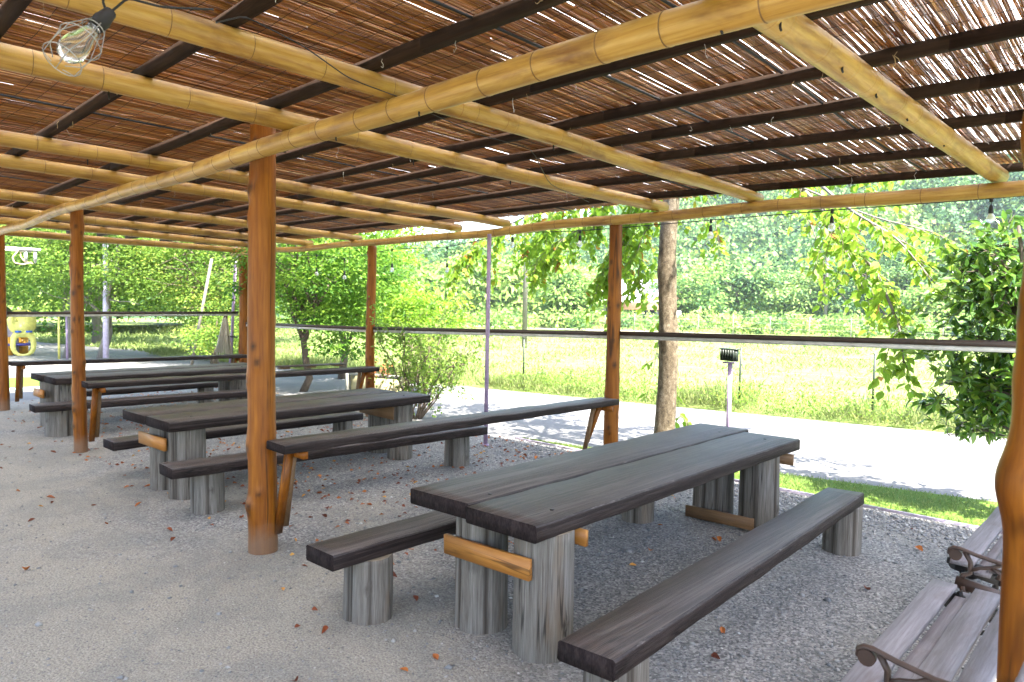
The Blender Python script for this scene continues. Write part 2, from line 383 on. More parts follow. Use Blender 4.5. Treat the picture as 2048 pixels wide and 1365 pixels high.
# ---------------------------------------------------------------- ground and terrain
def poly_sheet(name, pts, z, mat, loc=None):
    return tag(raw(name, [(x, y, z) for x, y in pts], [tuple(range(len(pts)))], mat), kind='structure')
def hillh(az_, r):
    """az_ = angle right of the view axis"""
    e = np.interp(az_, [-1.2, -.75, -.3, -.1, -.02, .1, .22, .35, .5, .62, .75, 1.2], [.09, .085, .065, .058, .068, .10, .15, .19, .215, .22, .2, .18])
    r0 = np.interp(az_, [-1.2, -.6, -.1, .2, .5, 1.2], [75, 85, 90, 88, 80, 80]); r1 = 215
    t = np.clip((r-r0)/(r1-r0), 0, 1); s = t*t*(3-2*t)*.35+t*.65
    return s*(e*r1) * np.where(r > r1, np.maximum(.4, 1-(r-r1)/500), 1)
nA, nR = 120, 70
A_ = np.linspace(-math.pi, math.pi, nA+1); Rr = np.concatenate([[0], np.geomspace(6, 292, nR)])
vv = []
for r in Rr:
    for a in A_[:-1]:
        b = a
        dx = -math.sin(YAW)*math.cos(b)+math.cos(YAW)*math.sin(b); dy = math.cos(YAW)*math.cos(b)+math.sin(YAW)*math.sin(b)
        hz = float(hillh(np.clip(b, -1.2, 1.2), r))*max(0, min(1, (2.2-abs(b))/1.0))
        if hz > .5: hz += 2.2*math.sin(r*.06+b*7)*math.sin(b*19+r*.02)*min(1, hz/8)
        vv.append((r*dx, r*dy, -.03+hz))
ff = []
for i in range(len(Rr)-1):
    for j in range(nA): ff.append((i*nA+j, i*nA+(j+1) % nA, (i+1)*nA+(j+1) % nA, (i+1)*nA+j))
gmi = [0 if Rr[i//nA] < 72 else 1 for i in range(len(ff))]
tag(raw('ground', vv, ff, ['field', 'hillside'], mi=gmi, smooth=True), kind='structure')

LA = lambda x: 7.3+.21*x       # near edge of the road
LB = lambda x: 11.1+.17*x      # far edge of the road
poly_sheet('gravel_yard', [(-13.2, -9), (6, -9), (6, 6.07), (-13.2, 6.07)], 0, 'gravel')
poly_sheet('grass_strip', [(-5.6, 6.1), (6, 6.1), (6, LA(6)), (-5.6, LA(-5.6)+.02)], -.004, 'lawn')
poly_sheet('road', [(-70, -30), (-13.2, -30), (-13.2, 6.1), (-5.7, 6.1), (-5.6, LA(-5.6)+.02), (6, LA(6)), (30, LA(30)), (30, LB(30)), (-14, LB(-14)), (-30, 7.8), (-70, 6)], -.008, 'asphalt')
# the gravel island and play ground bed beyond the left end
poly_sheet('play_bed', [(-30, 1.5), (-20.5, 1.5), (-19, 6.2), (-20, 7.0), (-30, 6.4)], -.002, 'gravel')
poly_sheet('lawn_patch', [(-17.8, -1), (-15.8, -1), (-15.2, 3.6), (-17.0, 4.6)], -.003, 'lawn')
poly_sheet('painted_line', [(-15.2, 1.5), (-14.7, 1.5), (-14.4, 5.5), (-14.9, 5.5)], -.003, 'teal')
poly_sheet('far_track', [(-80, 33), (20, 46), (20, 50), (-80, 37)], -.016, 'dirt')
kb = MB(); x = -5.7
kerb = thing('kerb', (-2, 6.085, 0), 'low lilac grey edging strip between the dark gravel and the grass', 'kerb')
while x < 5:
    b = MB(); L = 1.2; b.box(x+.003, x+L-.003, 6.07, 6.10, -.05, .022+rnd.uniform(-.003, .003)); b.build('kerb_piece', 'kerb', kerb); x += L

# ---------------------------------------------------------------- foliage helpers
def unit(a): return a/np.maximum(1e-6, np.linalg.norm(a, axis=-1, keepdims=True))
def leaves(name, P, D, L, W, mat, parent, tint, kind='stuff', Nn=None, detail=1, r_=rng, fold=.25):
    P = np.asarray(P, float); n = len(P); D = unit(np.asarray(D, float))
    if Nn is None: Nn = r_.normal(size=(n, 3))*.55+np.array([0, 0, 1.])
    S = unit(np.cross(D, Nn)); U = np.cross(S, D)
    L = np.broadcast_to(L, (n,))[:, None]; W = np.broadcast_to(W, (n,))[:, None]
    if detail == 1:
        a = P; b = P+D*L*.45+S*W*.5+U*W*fold; c = P+D*L-U*L*.08; d = P+D*L*.45-S*W*.5+U*W*fold
        V = np.stack([a, b, c, d], 1).reshape(-1, 3); base = np.arange(n)[:, None]*4
        F = np.concatenate([base+np.array([0, 1, 2]), base+np.array([0, 2, 3])]); k = 4
    else:
        pr_ = [(0, 0, 0), (.22, .42, .10), (.5, .5, .12), (.8, .24, .04), (1, 0, -.12), (.8, -.24, .04), (.5, -.5, .12), (.22, -.42, .10), (.5, 0, .0)]
        V = np.stack([P+D*L*t+S*W*s+U*W*u for t, s, u in pr_], 1).reshape(-1, 3); base = np.arange(n)[:, None]*9
        F = np.concatenate([base+np.array(q) for q in ([0, 1, 8], [1, 2, 8], [2, 3, 8], [3, 4, 8], [4, 5, 8], [5, 6, 8], [6, 7, 8], [7, 0, 8])]); k = 9
    return raw(name, V, F, mat, parent, attr={'tint': np.repeat(np.clip(tint, 0, 1), k)}, kind=kind)
def single_leaves(P, D, L, W, mat, parent, tint, nmesh=6, label=None):
    """individual leaf objects sharing a few meshes"""
    protos = []
    for i in range(nmesh):
        pr_ = [(0, 0, 0), (.22, .42, .10), (.5, .5, .12), (.8, .24, .04), (1, 0, -.12-.05*i), (.8, -.24, .04), (.5, -.5, .12), (.22, -.42, .10), (.5, 0, .0)]
        V = [(t, s*W/L, u*W/L) for t, s, u in pr_]
        F = [(0, 1, 8), (1, 2, 8), (2, 3, 8), (3, 4, 8), (4, 5, 8), (5, 6, 8), (6, 7, 8), (7, 0, 8)]
        me = bpy.data.meshes.new('leaf'); me.from_pydata(V, [], F); me.materials.append(M[mat])
        a = me.attributes.new('tint', 'FLOAT', 'POINT'); a.data.foreach_set('value', [float(tint[i % len(tint)])]*9)
        protos.append(me)
    pl = wloc(parent) if parent else Vector()
    for i, (p, d) in enumerate(zip(P, D)):
        o = bpy.data.objects.new('leaf', protos[i % nmesh]); col.objects.link(o); o.parent = parent
        o.location = Vector(p)-pl; d = Vector(d).normalized()
        s = d.cross(Vector((rnd.gauss(0, .6), rnd.gauss(0, .6), 1))).normalized(); u = s.cross(d)
        o.rotation_euler = Matrix((d, s, u)).transposed().to_euler(); k = L*rnd.uniform(.75, 1.2); o.scale = (k, k, k)
def limb(mb, a, b, r0, r1, seed, n=7, seg=6, sag=0, wamp=.06):
    a = Vector(a); b = Vector(b); r = random.Random(seed); L = (b-a).length; pts = []; off = Vector((0, 0, 0))
    for i in range(seg+1):
        t = i/seg
        if 0 < i < seg: off = off*.6+Vector((r.gauss(0, 1), r.gauss(0, 1), r.gauss(0, .6)))*L*wamp*.5
        pts.append(a.lerp(b, t)+(off if 0 < i < seg else Vector((0, 0, 0)))+Vector((0, 0, sag*math.sin(math.pi*t))))
    mb.tube(pts, [r0+(r1-r0)*i/seg for i in range(seg+1)], n); return pts
def crown_leaves(c, rad, n, ncl, spread, r_, flatz=.45, shell=(.45, 1), droop=-.25):
    c = np.array(c); rad = np.array(rad)
    d = unit(r_.normal(size=(ncl, 3))); q = r_.uniform(shell[0]**2, shell[1]**2, ncl)**.5
    lob = 1+.22*np.sin(3.1*d[:, 0]+4*d[:, 1]+c[0])+.14*np.sin(7*d[:, 2]+5*d[:, 0]+c[1])
    C = c+d*rad*(q*lob)[:, None]
    idx = r_.integers(0, ncl, n); loc = r_.normal(size=(n, 3))*np.array([spread, spread, spread*flatz])
    P = C[idx]+loc
    D = unit(loc*np.array([1, 1, .3])+r_.normal(size=(n, 3))*spread*.6)+np.array([0, 0, droop])
    t = .42+.2*r_.normal(size=n)+.16*r_.normal(size=ncl)[idx]+.16*loc[:, 2]/(spread*flatz+1e-6)*.5
    return P, D, np.clip(t, 0, .9)
def tree(name, label, cat, base, trunk, cc, rad, nleaf, ncl, ls, mat, bark, seed, group=None, spread=.3, nl=8, trunk_r=.1, lean=(0, 0), droop=-.25, flatz=.45, shift=0, shell=(.45, 1)):
    r_ = np.random.default_rng(seed); t = thing(name, base, label, cat, group)
    bx_, by_, bz_ = base; top = Vector((cc[0]+lean[0], cc[1]+lean[1], cc[2]+rad[2]*.35)); mb = MB()
    pts = limb(mb, (bx_, by_, bz_-.1), top, trunk_r, trunk_r*.25, seed, 10, 9, 0, .035)
    mb.build('trunk', bark, t, True)
    for i in range(nl):
        f = .25+.6*i/nl; p = pts[max(2, int(f*9))]; a = r_.uniform(0, 6.28)
        e = Vector((cc[0]+rad[0]*.75*math.cos(a), cc[1]+rad[1]*.75*math.sin(a), cc[2]+rad[2]*r_.uniform(-.55, .6)))
        if e.z < p.z-.2: e.z = p.z+.1
        m2 = MB(); q = limb(m2, p, e, trunk_r*.42, trunk_r*.07, seed*31+i, 6, 6, .1)
        for j in range(3):
            s = q[2+j]; ee = s.lerp(e, .5)+Vector((r_.normal()*rad[0]*.28, r_.normal()*rad[1]*.28, r_.normal()*rad[2]*.25))
            limb(m2, s, ee, trunk_r*.16, trunk_r*.04, seed*77+i*5+j, 5, 4)
        m2.build('limb', bark, t, True)
    P, D, ti = crown_leaves(cc, rad, nleaf, ncl, spread, r_, flatz, shell, droop)
    keep = P[:, 2] > .25; P, D, ti = P[keep], D[keep], ti[keep]
    leaves('foliage', P, D, ls*r_.uniform(.7, 1.3, len(P)), ls*.55*r_.uniform(.7, 1.3, len(P)), mat, t, ti+shift, r_=r_)
    return t
# ---------------------------------------------------------------- pavilion
pav = thing('pavilion', (-6, 2.1, 0), 'long open shelter of orange log posts and bamboo beams under a reed mat roof', 'pavilion')
def post(x, y, zt, r, seed, n=32, m=110, lean=(0, 0), extra=None, nk=16, ka=1.0):
    rr = random.Random(seed); mb = MB(); H = zt+.1
    kn = [(rr.uniform(3.3, 5.6) if q % 3 else rr.uniform(0, 6.28), rr.uniform(.15, zt-.1), rr.uniform(.018, .034), ka*rr.uniform(.08, .2)) for q in range(nk)]
    kn += extra or []
    bend = (wob(seed, .006, 1.6), wob(seed+5, .006, 1.6)); lob = wob(seed+9, .02, 2)
    def near(a, z, k): 
        da = ((a-k[0]+math.pi) % (2*math.pi)-math.pi)*r; return da*da+((z-k[1])**2)*.55
    def rf(i, a, p):
        v = 1+.02*math.sin(2*a+p.z)+.012*math.sin(5*a+2*p.z)+lob(p.z)*.6
        for k in kn:
            if len(k) > 4: 
                da = ((a-k[0]+math.pi) % (2*math.pi)-math.pi)*r; v += k[3]*math.exp(-(da*da/(k[2]**2)+(p.z-k[1])**2/(k[4]**2)))
            else:
                d2 = near(a, p.z, k); v += k[3]*(math.exp(-d2/(k[2]**2*1.6))-.75*math.exp(-d2/(k[2]**2*.22)))
        return v
    def kf(i, a, p):
        q = 0
        for k in kn:
            if len(k) > 4: continue
            q = max(q, math.exp(-near(a, p.z, k)/(k[2]**2*.45)))
        return q
    pts = [(x+lean[0]*z/zt+bend[0](z), y+lean[1]*z/zt+bend[1](z), z) for z in [-.1+H*i/m for i in range(m+1)]]
    mb.tube(pts, [r*(1.06-.14*i/m) for i in range(m+1)], n, rf=rf, kf=kf)
    return mb.build('post', 'post', pav, True)
ZB = 2.53
post(-4.20, 2.10, 2.72, .086, 3, 36, 150, nk=24)
post(-8.28, 2.12, 2.60, .062, 5, 28, 130, nk=30, ka=1.5)
post(-12.18, 2.14, 2.56, .075, 8, 20, 70)
post(-.190, 2.12, 2.56, .074, 11, 44, 160, extra=[(3.3, 1.185, .13, .36, .085), (3.3, .66, .15, .06, .42), (3.4, 2.05, .10, .40, .12), (4.6, 1.1, .05, .12, .1)])
post(-4.06, 5.76, 2.44, .070, 14, 28, 110, extra=[(5.9, 1.63, .03, .10)])
post(-8.27, 5.77, 2.44, .066, 17, 24, 90)
post(-12.25, 5.77, 2.44, .085, 19, 20, 60)
post(.85, 5.76, 2.42, .07, 21, 16, 50)
post(-4.1, -1.6, 2.7, .08, 23, 16, 40); post(-8.2, -1.6, 2.7, .08, 25, 16, 40); post(-12.2, -1.6, 2.7, .08, 26, 16, 40); post(-.1, -1.6, 2.7, .08, 27, 16, 40)
def bamboo(name, pts, r0, r1, mat, seed, n=20, inter=.33, taperc=True):
    """culm along a polyline with joint ridges and a dark joint line"""
    rr = random.Random(seed); pts = [Vector(p) for p in pts]; seg = [(pts[i+1]-pts[i]).length for i in range(len(pts)-1)]; L = sum(seg)
    def at(s):
        s = max(0, min(L, s))
        for i, q in enumerate(seg):
            if s <= q or i == len(seg)-1: return pts[i].lerp(pts[i+1], s/q)
            s -= q
    # soften the kinks
    def sm(s): return (at(s-.35)+at(s)+at(s+.35))/3 if .35 < s < L-.35 else at(s)
    S = []; s = rr.uniform(.05, inter); j = 0
    last = 0
    S.append((0, 1, 0))
    while s < L-.05:
        k = last
        S.append((s-.5*(s-last), 1.0+rr.uniform(-.006, .006), 0))
        if rr.random() < .35:
            q = s-rr.uniform(.06, .14)
            if q > last+.04 and q > (s+last)/2+.01: S += [(q, 1, 2), (q+.003, 1, 0)]
        S += [(s-.016, 1.0, 0), (s-.004, 1.03, 1), (s+.000, .99, 0), (s+.005, 1.025, 0), (s+.018, 1.0, 0)]
        last = s+.018; s += inter*rr.uniform(.75, 1.15)
    S.append((L, 1, 0)); S.sort(key=lambda q: q[0])
    w1 = wob(seed+2, .004, 2.2); w2 = wob(seed+3, .004, 2.2)
    P = [sm(q[0])+Vector((0, 0, w1(q[0]))) for q in S]
    mb = MB(); mb.tube(P, [(r0+(r1-r0)*q[0]/L)*q[1] for q in S], n, segmi=[q[2] for q in S[:-1]], rf=lambda i, a, p: 1+.012*math.sin(2*a+seed))
    return mb.build(name, [mat, 'node', 'scorch'], pav, True)
# long beams (along X)
bamboo('bamboo_beam', [(-12.9, 2.0, 2.475), (-11.88, 2.0, 2.485), (-8.09, 2.02, 2.545), (-5.9, 2.02, 2.53), (-4.36, 2.0, 2.52), (-2.77, 2.02, 2.535), (-1.57, 2.04, 2.53), (1.0, 2.06, 2.48)], .045, .060, 'bamboo_x', 31, 24, .32)
bamboo('bamboo_beam', [(-12.6, 5.72, 2.50), (-8.33, 5.70, 2.475), (-5.36, 5.70, 2.462), (-4.06, 5.70, 2.485), (-2.23, 5.70, 2.468), (-.8, 5.70, 2.435), (1.1, 5.70, 2.42)], .042, .055, 'bamboo_x', 33, 20, .33)
bamboo('bamboo_beam', [(-12.9, -1.7, 2.6), (1.0, -1.7, 2.6)], .05, .05, 'bamboo_x', 35, 12, .35)
# purlins (along Y) resting on the beams; they drop towards the eave
def purl(x0, x1, r, seed, ya=-1.75, ym=2.62, inter=.33, z0=2.66, z1=2.565, yb=5.82):
    k = (x1-x0)/(5.7-.9)
    f = lambda y: x0+k*(y-.9)
    bamboo('purlin', [(f(-1.75), -1.75, z0+.03), (f(.6), .6, z0+.005), (f(2.1), 2.1, z0-.02), (f(4), 4, (z0+z1)/2-.015), (f(yb), yb, z1)], r*.97, r*.86, 'bamboo_y', seed, 22, inter)
purl(-1.10, -.90, .064, 41, inter=.30, z0=2.64, z1=2.55)
purl(-2.80, -2.62, .056, 42)
purl(-3.75, -3.55, .060, 43, inter=.36)
purl(-5.58, -5.62, .056, 44)
purl(-6.50, -6.45, .055, 45)
purl(-8.45, -8.60, .055, 46)
purl(-10.05, -9.95, .055, 47)
purl(-11.25, -11.15, .055, 48)
purl(-12.35, -12.3, .058, 49, z0=2.60, z1=2.56)
purl(.75, .8, .055, 50)
# battens (along X) on the purlins
ZR = lambda y: 2.70-max(0, y-2.1)*.024+(.012*(2.1-y) if y < 2.1 else 0)      # underside of the battens
def batten(ys, seed, wd=.042, ht=.055):
    xs = [-12.95, -9.5, -6.5, -4, -2.4, -.7, 1.0]; f = wob(seed, .006, 1.1); mb = MB()
    for i in range(len(xs)-1):
        ya = np.interp(xs[i], ys[0], ys[1]); yb_ = np.interp(xs[i+1], ys[0], ys[1])
        mb.bar((xs[i], ya, ZR(ya)+ht/2), (xs[i+1]+.004, yb_, ZR(yb_)+ht/2), wd, ht)
    mb.build('batten', 'batten', pav)
for i, ys in enumerate([((-13, 1), (-1.3, -1.25)), ((-13, 1), (-.62, -.6)), ((-13, 1), (.05, .05)), ((-13, 1), (.66, .64)), ((-13, 1), (1.26, 1.27)), ((-13, 1), (1.93, 1.95)),
                        ((-13, 1), (2.62, 2.66)), ((-13, -3.7, 1), (3.18, 3.26, 3.32)), ((-13, -3.7, -.55, 1), (3.62, 3.68, 3.92, 4.0)), ((-13, -3.6, -.6, 1), (4.05, 4.12, 4.62, 4.8)),
                        ((-13, -3.8, -.7, 1), (4.6, 4.72, 5.3, 5.5)), ((-13, -4.1, -.85, 1), (5.2, 5.45, 6.02, 6.1))]):
    batten(ys, 60+i, .045 if i != 5 else .052, .055)
# reed mat: thousands of thin stalks along Y, loosely laid, with light between them
def reeds(name, pitch, z_off, seed, cover=1., mat='reed', xa=-12.95):
    r_ = np.random.default_rng(seed); X = np.arange(xa, .86, pitch); V = []; F = []; T = []; base = 0
    ang = np.array([.5, 2.1, 3.7, 5.3])[:3]+.4
    ca, sa = np.cos(ang), np.sin(ang)
    for x in X:
        y = -1.55-r_.uniform(0, 1.3); side = 0
        yend = float(np.interp(x, [-13, -3.5, -1.5], [5.95, 5.95, 6.1]))+r_.normal()*.03
        while y < yend:
            L = r_.uniform(.9, 2.3); y2 = min(y+L, yend)
            if r_.random() < cover:
                m = max(2, int((y2-y)/.42)+1); ys = np.linspace(y, y2, m+1)
                x0 = x+r_.normal()*pitch*.45; sl = r_.normal()*.010
                xs = x0+sl*(ys-y)+np.cumsum(r_.normal(size=m+1))*.0016
                zz = np.where(ys > 2.1, 2.70-(ys-2.1)*.024, 2.70+.012*(2.1-ys))+.055+z_off+r_.uniform(0, .011)+np.cumsum(r_.normal(size=m+1))*.0008
                rad = r_.uniform(.0021, .0044)*np.linspace(1, .75, m+1)
                vx = xs[:, None]+rad[:, None]*ca; vz = zz[:, None]+rad[:, None]*sa; vy = np.repeat(ys[:, None], 3, 1)
                V.append(np.stack([vx, vy, vz], 2).reshape(-1, 3)); i = np.arange(m)[:, None, None]*3; j = np.arange(3)[None, :, None]
                q = np.concatenate([i+j, i+(j+1) % 3, i+3+(j+1) % 3, i+3+j], 2).reshape(-1, 4)+base
                F.append(q); base += (m+1)*3; T.append(np.full((m+1)*3, np.clip(.42+.24*r_.normal(), 0, 1)))
            y = y2+r_.uniform(-.02, .06)
    return raw(name, np.concatenate(V), np.concatenate(F), mat, pav, attr={'tint': np.concatenate(T)}, kind='stuff')
reeds('reed_mat', .0066, .004, 5, .975)
reeds('reed_mat', .0074, .016, 6, .955)
reeds('reed_mat', .022, -.001, 8, .30)
reeds('reed_mat', .0085, .026, 9, .93, xa=-3.4)
# milky weather sheet over the reeds: it lets diffused daylight through the gaps
V = []; F = []; xs = np.linspace(-12.97, .87, 80); ys = np.linspace(-1.7, 5.93, 50)
for a in xs:
    for b in ys: V.append((a, b, ZR(b)+.055+.052+.006*math.sin(a*5+math.sin(b*3))+.004*math.sin(b*9+a)))
for i in range(79):
    for j in range(49): F.append((i*50+j, (i+1)*50+j, (i+1)*50+j+1, i*50+j+1))
raw('roof_sheet', V, F, 'sheet', pav, smooth=True)
# stitching twine across the reeds, black cords along them, loose ties
mb = MB(); y = -1.45; k = 0
while y < 5.92:
    w1 = wob(900+k, .012, 2.3); w2 = wob(950+k, .003, 14); pts = []
    x = -12.9
    while x < .85:
        pts.append((x, y+w1(x), ZR(y)+.0545+abs(w2(x))*.6-.001)); x += .22
    mb.tube(pts, .0014, 3, caps=False); y += rnd.uniform(.105, .15); k += 1
mb.build('stitching_twine', 'string', pav, kind='stuff')
for i, x in enumerate([-.42, -1.42, -2.05, -3.12, -4.05, -4.85, -6.0, -7.2, -8.0, -9.1, -10.6, -11.8]):
    w1 = wob(300+i, .02, 1.3); pts = [(x+w1(y)+(y-2)*.012, y, ZR(y)+.048) for y in np.linspace(-1.5, 5.95, 34)]
    m2 = MB(); m2.tube(pts, .0062, 6); m2.build('black_cord', 'cord', pav, True)
mb = MB()
for k in range(150):
    x = rnd.uniform(-12, .5) if k % 3 else rnd.uniform(-4.5, 0); y = rnd.choice([.66, 1.27, 1.95, 2.66, 3.25, 3.75, 4.3, 4.95, 5.7])+rnd.uniform(-.05, .05)
    z = ZR(y)+rnd.uniform(-.005, .03); pts = [(x, y, z)]; h = rnd.uniform(.03, .11)
    for q in range(4): pts.append((pts[-1][0]+rnd.gauss(0, .008), pts[-1][1]+rnd.gauss(0, .008), pts[-1][2]-h/4*(1 if q < 3 else -.6)))
    mb.tube(pts, rnd.uniform(.0008, .0016), 4, rnd.choice([0, 1, 1]))
mb.build('loose_tie', ['tie', 'straw'], pav, kind='stuff')
# short hooks under the bamboo
mb = MB()
for (x, y, z) in [(-1.05, 2.03, 2.475), (-1.0, 2.35, 2.565), (-.98, 2.9, 2.56), (-.97, 3.3, 2.55), (-.96, 3.75, 2.54), (-.94, 4.4, 2.53), (-2.5, 2.0, 2.472), (-3.2, 2.01, 2.472), (-2.72, 3.2, 2.56), (-2.7, 4.2, 2.55), (-3.68, 2.9, 2.55), (-3.65, 3.8, 2.54), (-3.74, 1.1, 2.585), (-2.79, .8, 2.59), (-5.58, 1.5, 2.575)]:
    mb.tube([(x, y, z+.02), (x, y, z-.008), (x+.004, y, z-.018)], .0045, 5)
mb.build('hook_screw', 'cord', pav, kind='stuff')
# rails: dark wood over a pale channel
def rail(p0, p1, axis):
    par = pav
    for nm, mt, dz, hh, ww in (('rail', 'rail_dark', 0, .042, .05), ('rail_channel', 'rail_pale', -.0395, .034, .036)):
        a = Vector(p0); b = Vector(p1); a.z += dz; b.z += dz; m2 = MB(); m2.bar(a, b, ww, hh); par = m2.build(nm, mt, par)
rail((-12.16, 5.79, 1.235), (-8.33, 5.79, 1.262), 0); rail((-8.21, 5.79, 1.268), (-4.13, 5.79, 1.345), 0); rail((-3.99, 5.79, 1.352), (.79, 5.79, 1.415), 0)
rail((-12.22, 2.22, 1.405), (-12.27, 5.68, 1.425), 1)
# counters: one thick board between two posts on raking struts
def counter(x, y0, y1, z0, z1, w_, seed, sx):
    plank((x, y0, z0), (x-.03, y1, z1), w_, .058, seed).build('counter_board', ['stain_y', 'stain_dark', 'worn_edge', 'stain_shade'], pav)
    for y, z, s in ((y0+.10, z0, 1), (y1-.18, z1, -1)):
        m2 = MB(); m2.bar((x-w_*.05, y, z-.062), (sx+.085, y+.0, .12 if s > 0 else .28), .03, .05, (0, 1, 0)); m2.build('strut', 'post', pav)
        m2 = MB(); m2.bar((x+w_*.45, y+.045, z-.085), (x-w_*.5, y+.045, z-.085), .035, .045); m2.build('bracket', 'post', pav)
        m2 = MB(); m2.bar((x-w_*.2, y+.05*s, z-.062), (sx+.09, y+.05*s, .16), .03, .035, (0, 1, 0)); m2.build('strut', 'brown_board', pav)
counter(-3.95, 2.06, 5.60, .745, .715, .23, 71, -4.2)
counter(-8.02, 2.10, 5.68, .765, .735, .24, 72, -8.28)
counter(-11.96, 2.20, 5.68, .715, .68, .22, 73, -12.2)
# tie-down wires running with the beams
def wire(name, pts, r=.0035, mat='cord', parent=None, n=5):
    pts = [Vector(p) for p in pts]
    m2 = MB(); P = []
    for i in range(len(pts)-1):
        for t in np.linspace(0, 1, 7)[:-1]:
            a = Vector(pts[i]).lerp(Vector(pts[i+1]), t); P.append(a)
    P.append(Vector(pts[-1])); Q = [P[0]]+[(P[i-1]+P[i]*2+P[i+1])/4 for i in range(1, len(P)-1)]+[P[-1]]
    m2.tube(Q, r, n); return m2.build(name, mat, parent, True)
# ---------------------------------------------------------------- tables and benches
def table(label, xl, xm, xr, yn, yf, top, legs, boards, seed, dyl=(0, 0)):
    t = thing('picnic_table', ((xl+xr)/2, yn, 0), label, 'table', 'dark plank tables on log legs')
    wl_, wr = xm-xl-.010, xr-xm-.010
    plank(((xl+xm)/2, yn+dyl[0], top), ((xl+xm)/2, yf+dyl[1], top), wl_, .078, seed, .007, .0011, (.05, .02)).build('plank', ['stain_y', 'stain_dark', 'worn_edge', 'stain_shade'], t)
    plank(((xm+xr)/2, yn, top-.002), ((xm+xr)/2, yf, top-.002), wr, .080, seed+1, .008, .0014, (.04, .03)).build('plank', ['stain_y', 'stain_dark', 'worn_edge', 'stain_shade'], t)
    for i, (x, y, r) in enumerate(legs): logleg(x, y, 0, top-.076, r, seed*3+i).build('log_leg', ['log', 'log_end'], t, True)
    ya = min(l[1] for l in legs)
    for k_, (lx, ly, _r) in enumerate(legs):
        m2 = MB(); m2.tube([(lx+.02, ly+.03, top-.004), (lx+.02, ly+.03, top+.0025)], .011, 10); m2.build('bolt_head', 'iron_black', t)
    for y in (ya+.02, max(l[1] for l in legs)):
        m2 = MB(); m2.box(xl+.22, xr-.2, y-.03, y+.03, top-.15, top-.081); m2.build('cross_batten', 'stain_dark', t)
    for (xa, za, xb, zb, y, h, m) in boards:
        m2 = MB(); m2.bar((xa, y, za-h/2), (xb, y, zb-h/2), .022, h); m2.build('cross_board', m, t)
    return t
table('nearest plank table, two wide boards on thick log legs with an orange cross board', -2.80, -2.372, -1.93, 2.20, 5.13, .66,
      [(-2.455, 2.39, .128), (-2.065, 2.41, .140), (-2.50, 4.92, .145), (-2.13, 4.90, .135)],
      [(-2.57, .465, -2.0, .485, 2.245, .095, 'orange'), (-2.2, .56, -1.93, .56, 2.56, .075, 'orange'), (-2.64, .095, -2.1, .105, 4.76, .085, 'brown_board'), (-2.3, .55, -1.95, .55, 5.06, .08, 'brown_board')], 101, (.01, .10))
table('middle plank table seen behind the foreground post, orange board on its near logs', -6.55, -6.09, -5.62, 2.04, 4.68, .66,
      [(-6.24, 2.25, .13), (-5.83, 2.26, .14), (-6.22, 4.46, .12), (-5.80, 4.42, .125)],
      [(-6.44, .475, -5.85, .49, 2.10, .10, 'orange'), (-6.35, .56, -5.75, .55, 4.30, .13, 'brown_board')], 111, (-.03, -.1))
table('farthest plank table at the left, behind the second post', -10.62, -10.15, -9.66, 2.22, 5.0, .66,
      [(-10.36, 2.36, .15), (-9.94, 2.42, .14), (-10.3, 4.6, .13), (-9.95, 4.62, .13)],
      [(-10.55, .47, -10.1, .48, 2.19, .10, 'orange'), (-10.4, .55, -9.9, .55, 4.45, .09, 'brown_board')], 121, (-.04, 0))
def bench(label, x, x2, w_, yn, yf, top, legs, seed, sl=(0, 0)):
    t = thing('plank_bench', (x, yn, 0), label, 'bench', 'thick plank benches on short log legs')
    plank((x, yn, top), (x2, yf, top), w_, .078, seed, .008, .0013, sl).build('plank', ['stain_y', 'stain_dark', 'worn_edge', 'stain_shade'], t)
    for i, (lx, ly, r) in enumerate(legs): logleg(lx, ly, 0, top-.076, r, seed*5+i).build('log_leg', ['log', 'log_end'], t, True)
bench('long bench in the foreground on the right of the nearest table', -1.435, -1.535, .235, 1.91, 4.90, .40, [(-1.45, 2.12, .12), (-1.53, 4.86, .12)], 131, (.1, .1))
bench('bench on the left of the nearest table, knotted log leg under its near end', -2.955, -2.97, .235, 1.77, 4.7, .40, [(-2.93, 2.04, .12), (-2.87, 4.44, .12)], 132, (.05, 0))
bench('bench on the right of the middle table, its near end beside the foreground post', -5.27, -5.03, .26, 1.89, 4.82, .40, [(-5.31, 2.21, .12), (-5.17, 4.66, .125)], 133, (-.02, 0))
bench('low bench left of the middle table, near end poking out past its logs', -6.88, -6.86, .25, 1.98, 4.6, .345, [(-6.8, 2.5, .11), (-6.85, 4.4, .11)], 134, (.05, 0))
bench('bench on the right of the farthest table, on one broad short stump', -9.42, -9.22, .27, 1.93, 4.6, .395, [(-9.52, 2.24, .16), (-9.3, 4.4, .12)], 135)
bench('low bench on the far left side of the farthest table', -11.1, -11.1, .26, 2.5, 4.8, .33, [(-11.1, 2.8, .12), (-11.1, 4.6, .12)], 136)
# loose boards lying on the middle counter
t = thing('loose_board', (-8.1, 5.05, .74), 'thin grey board resting on the counter beside the middle eave post', 'board')
m2 = MB(); m2.bar((-8.17, 4.3, .80), (-8.19, 5.25, .79), .17, .014); m2.build('board_top', 'stain_y', t)
for y in (4.38, 4.75, 5.15):
    m2 = MB(); m2.box(-8.25, -8.11, y-.05, y+.05, .768, .792); m2.build('board_cleat', 'brown_board', t)

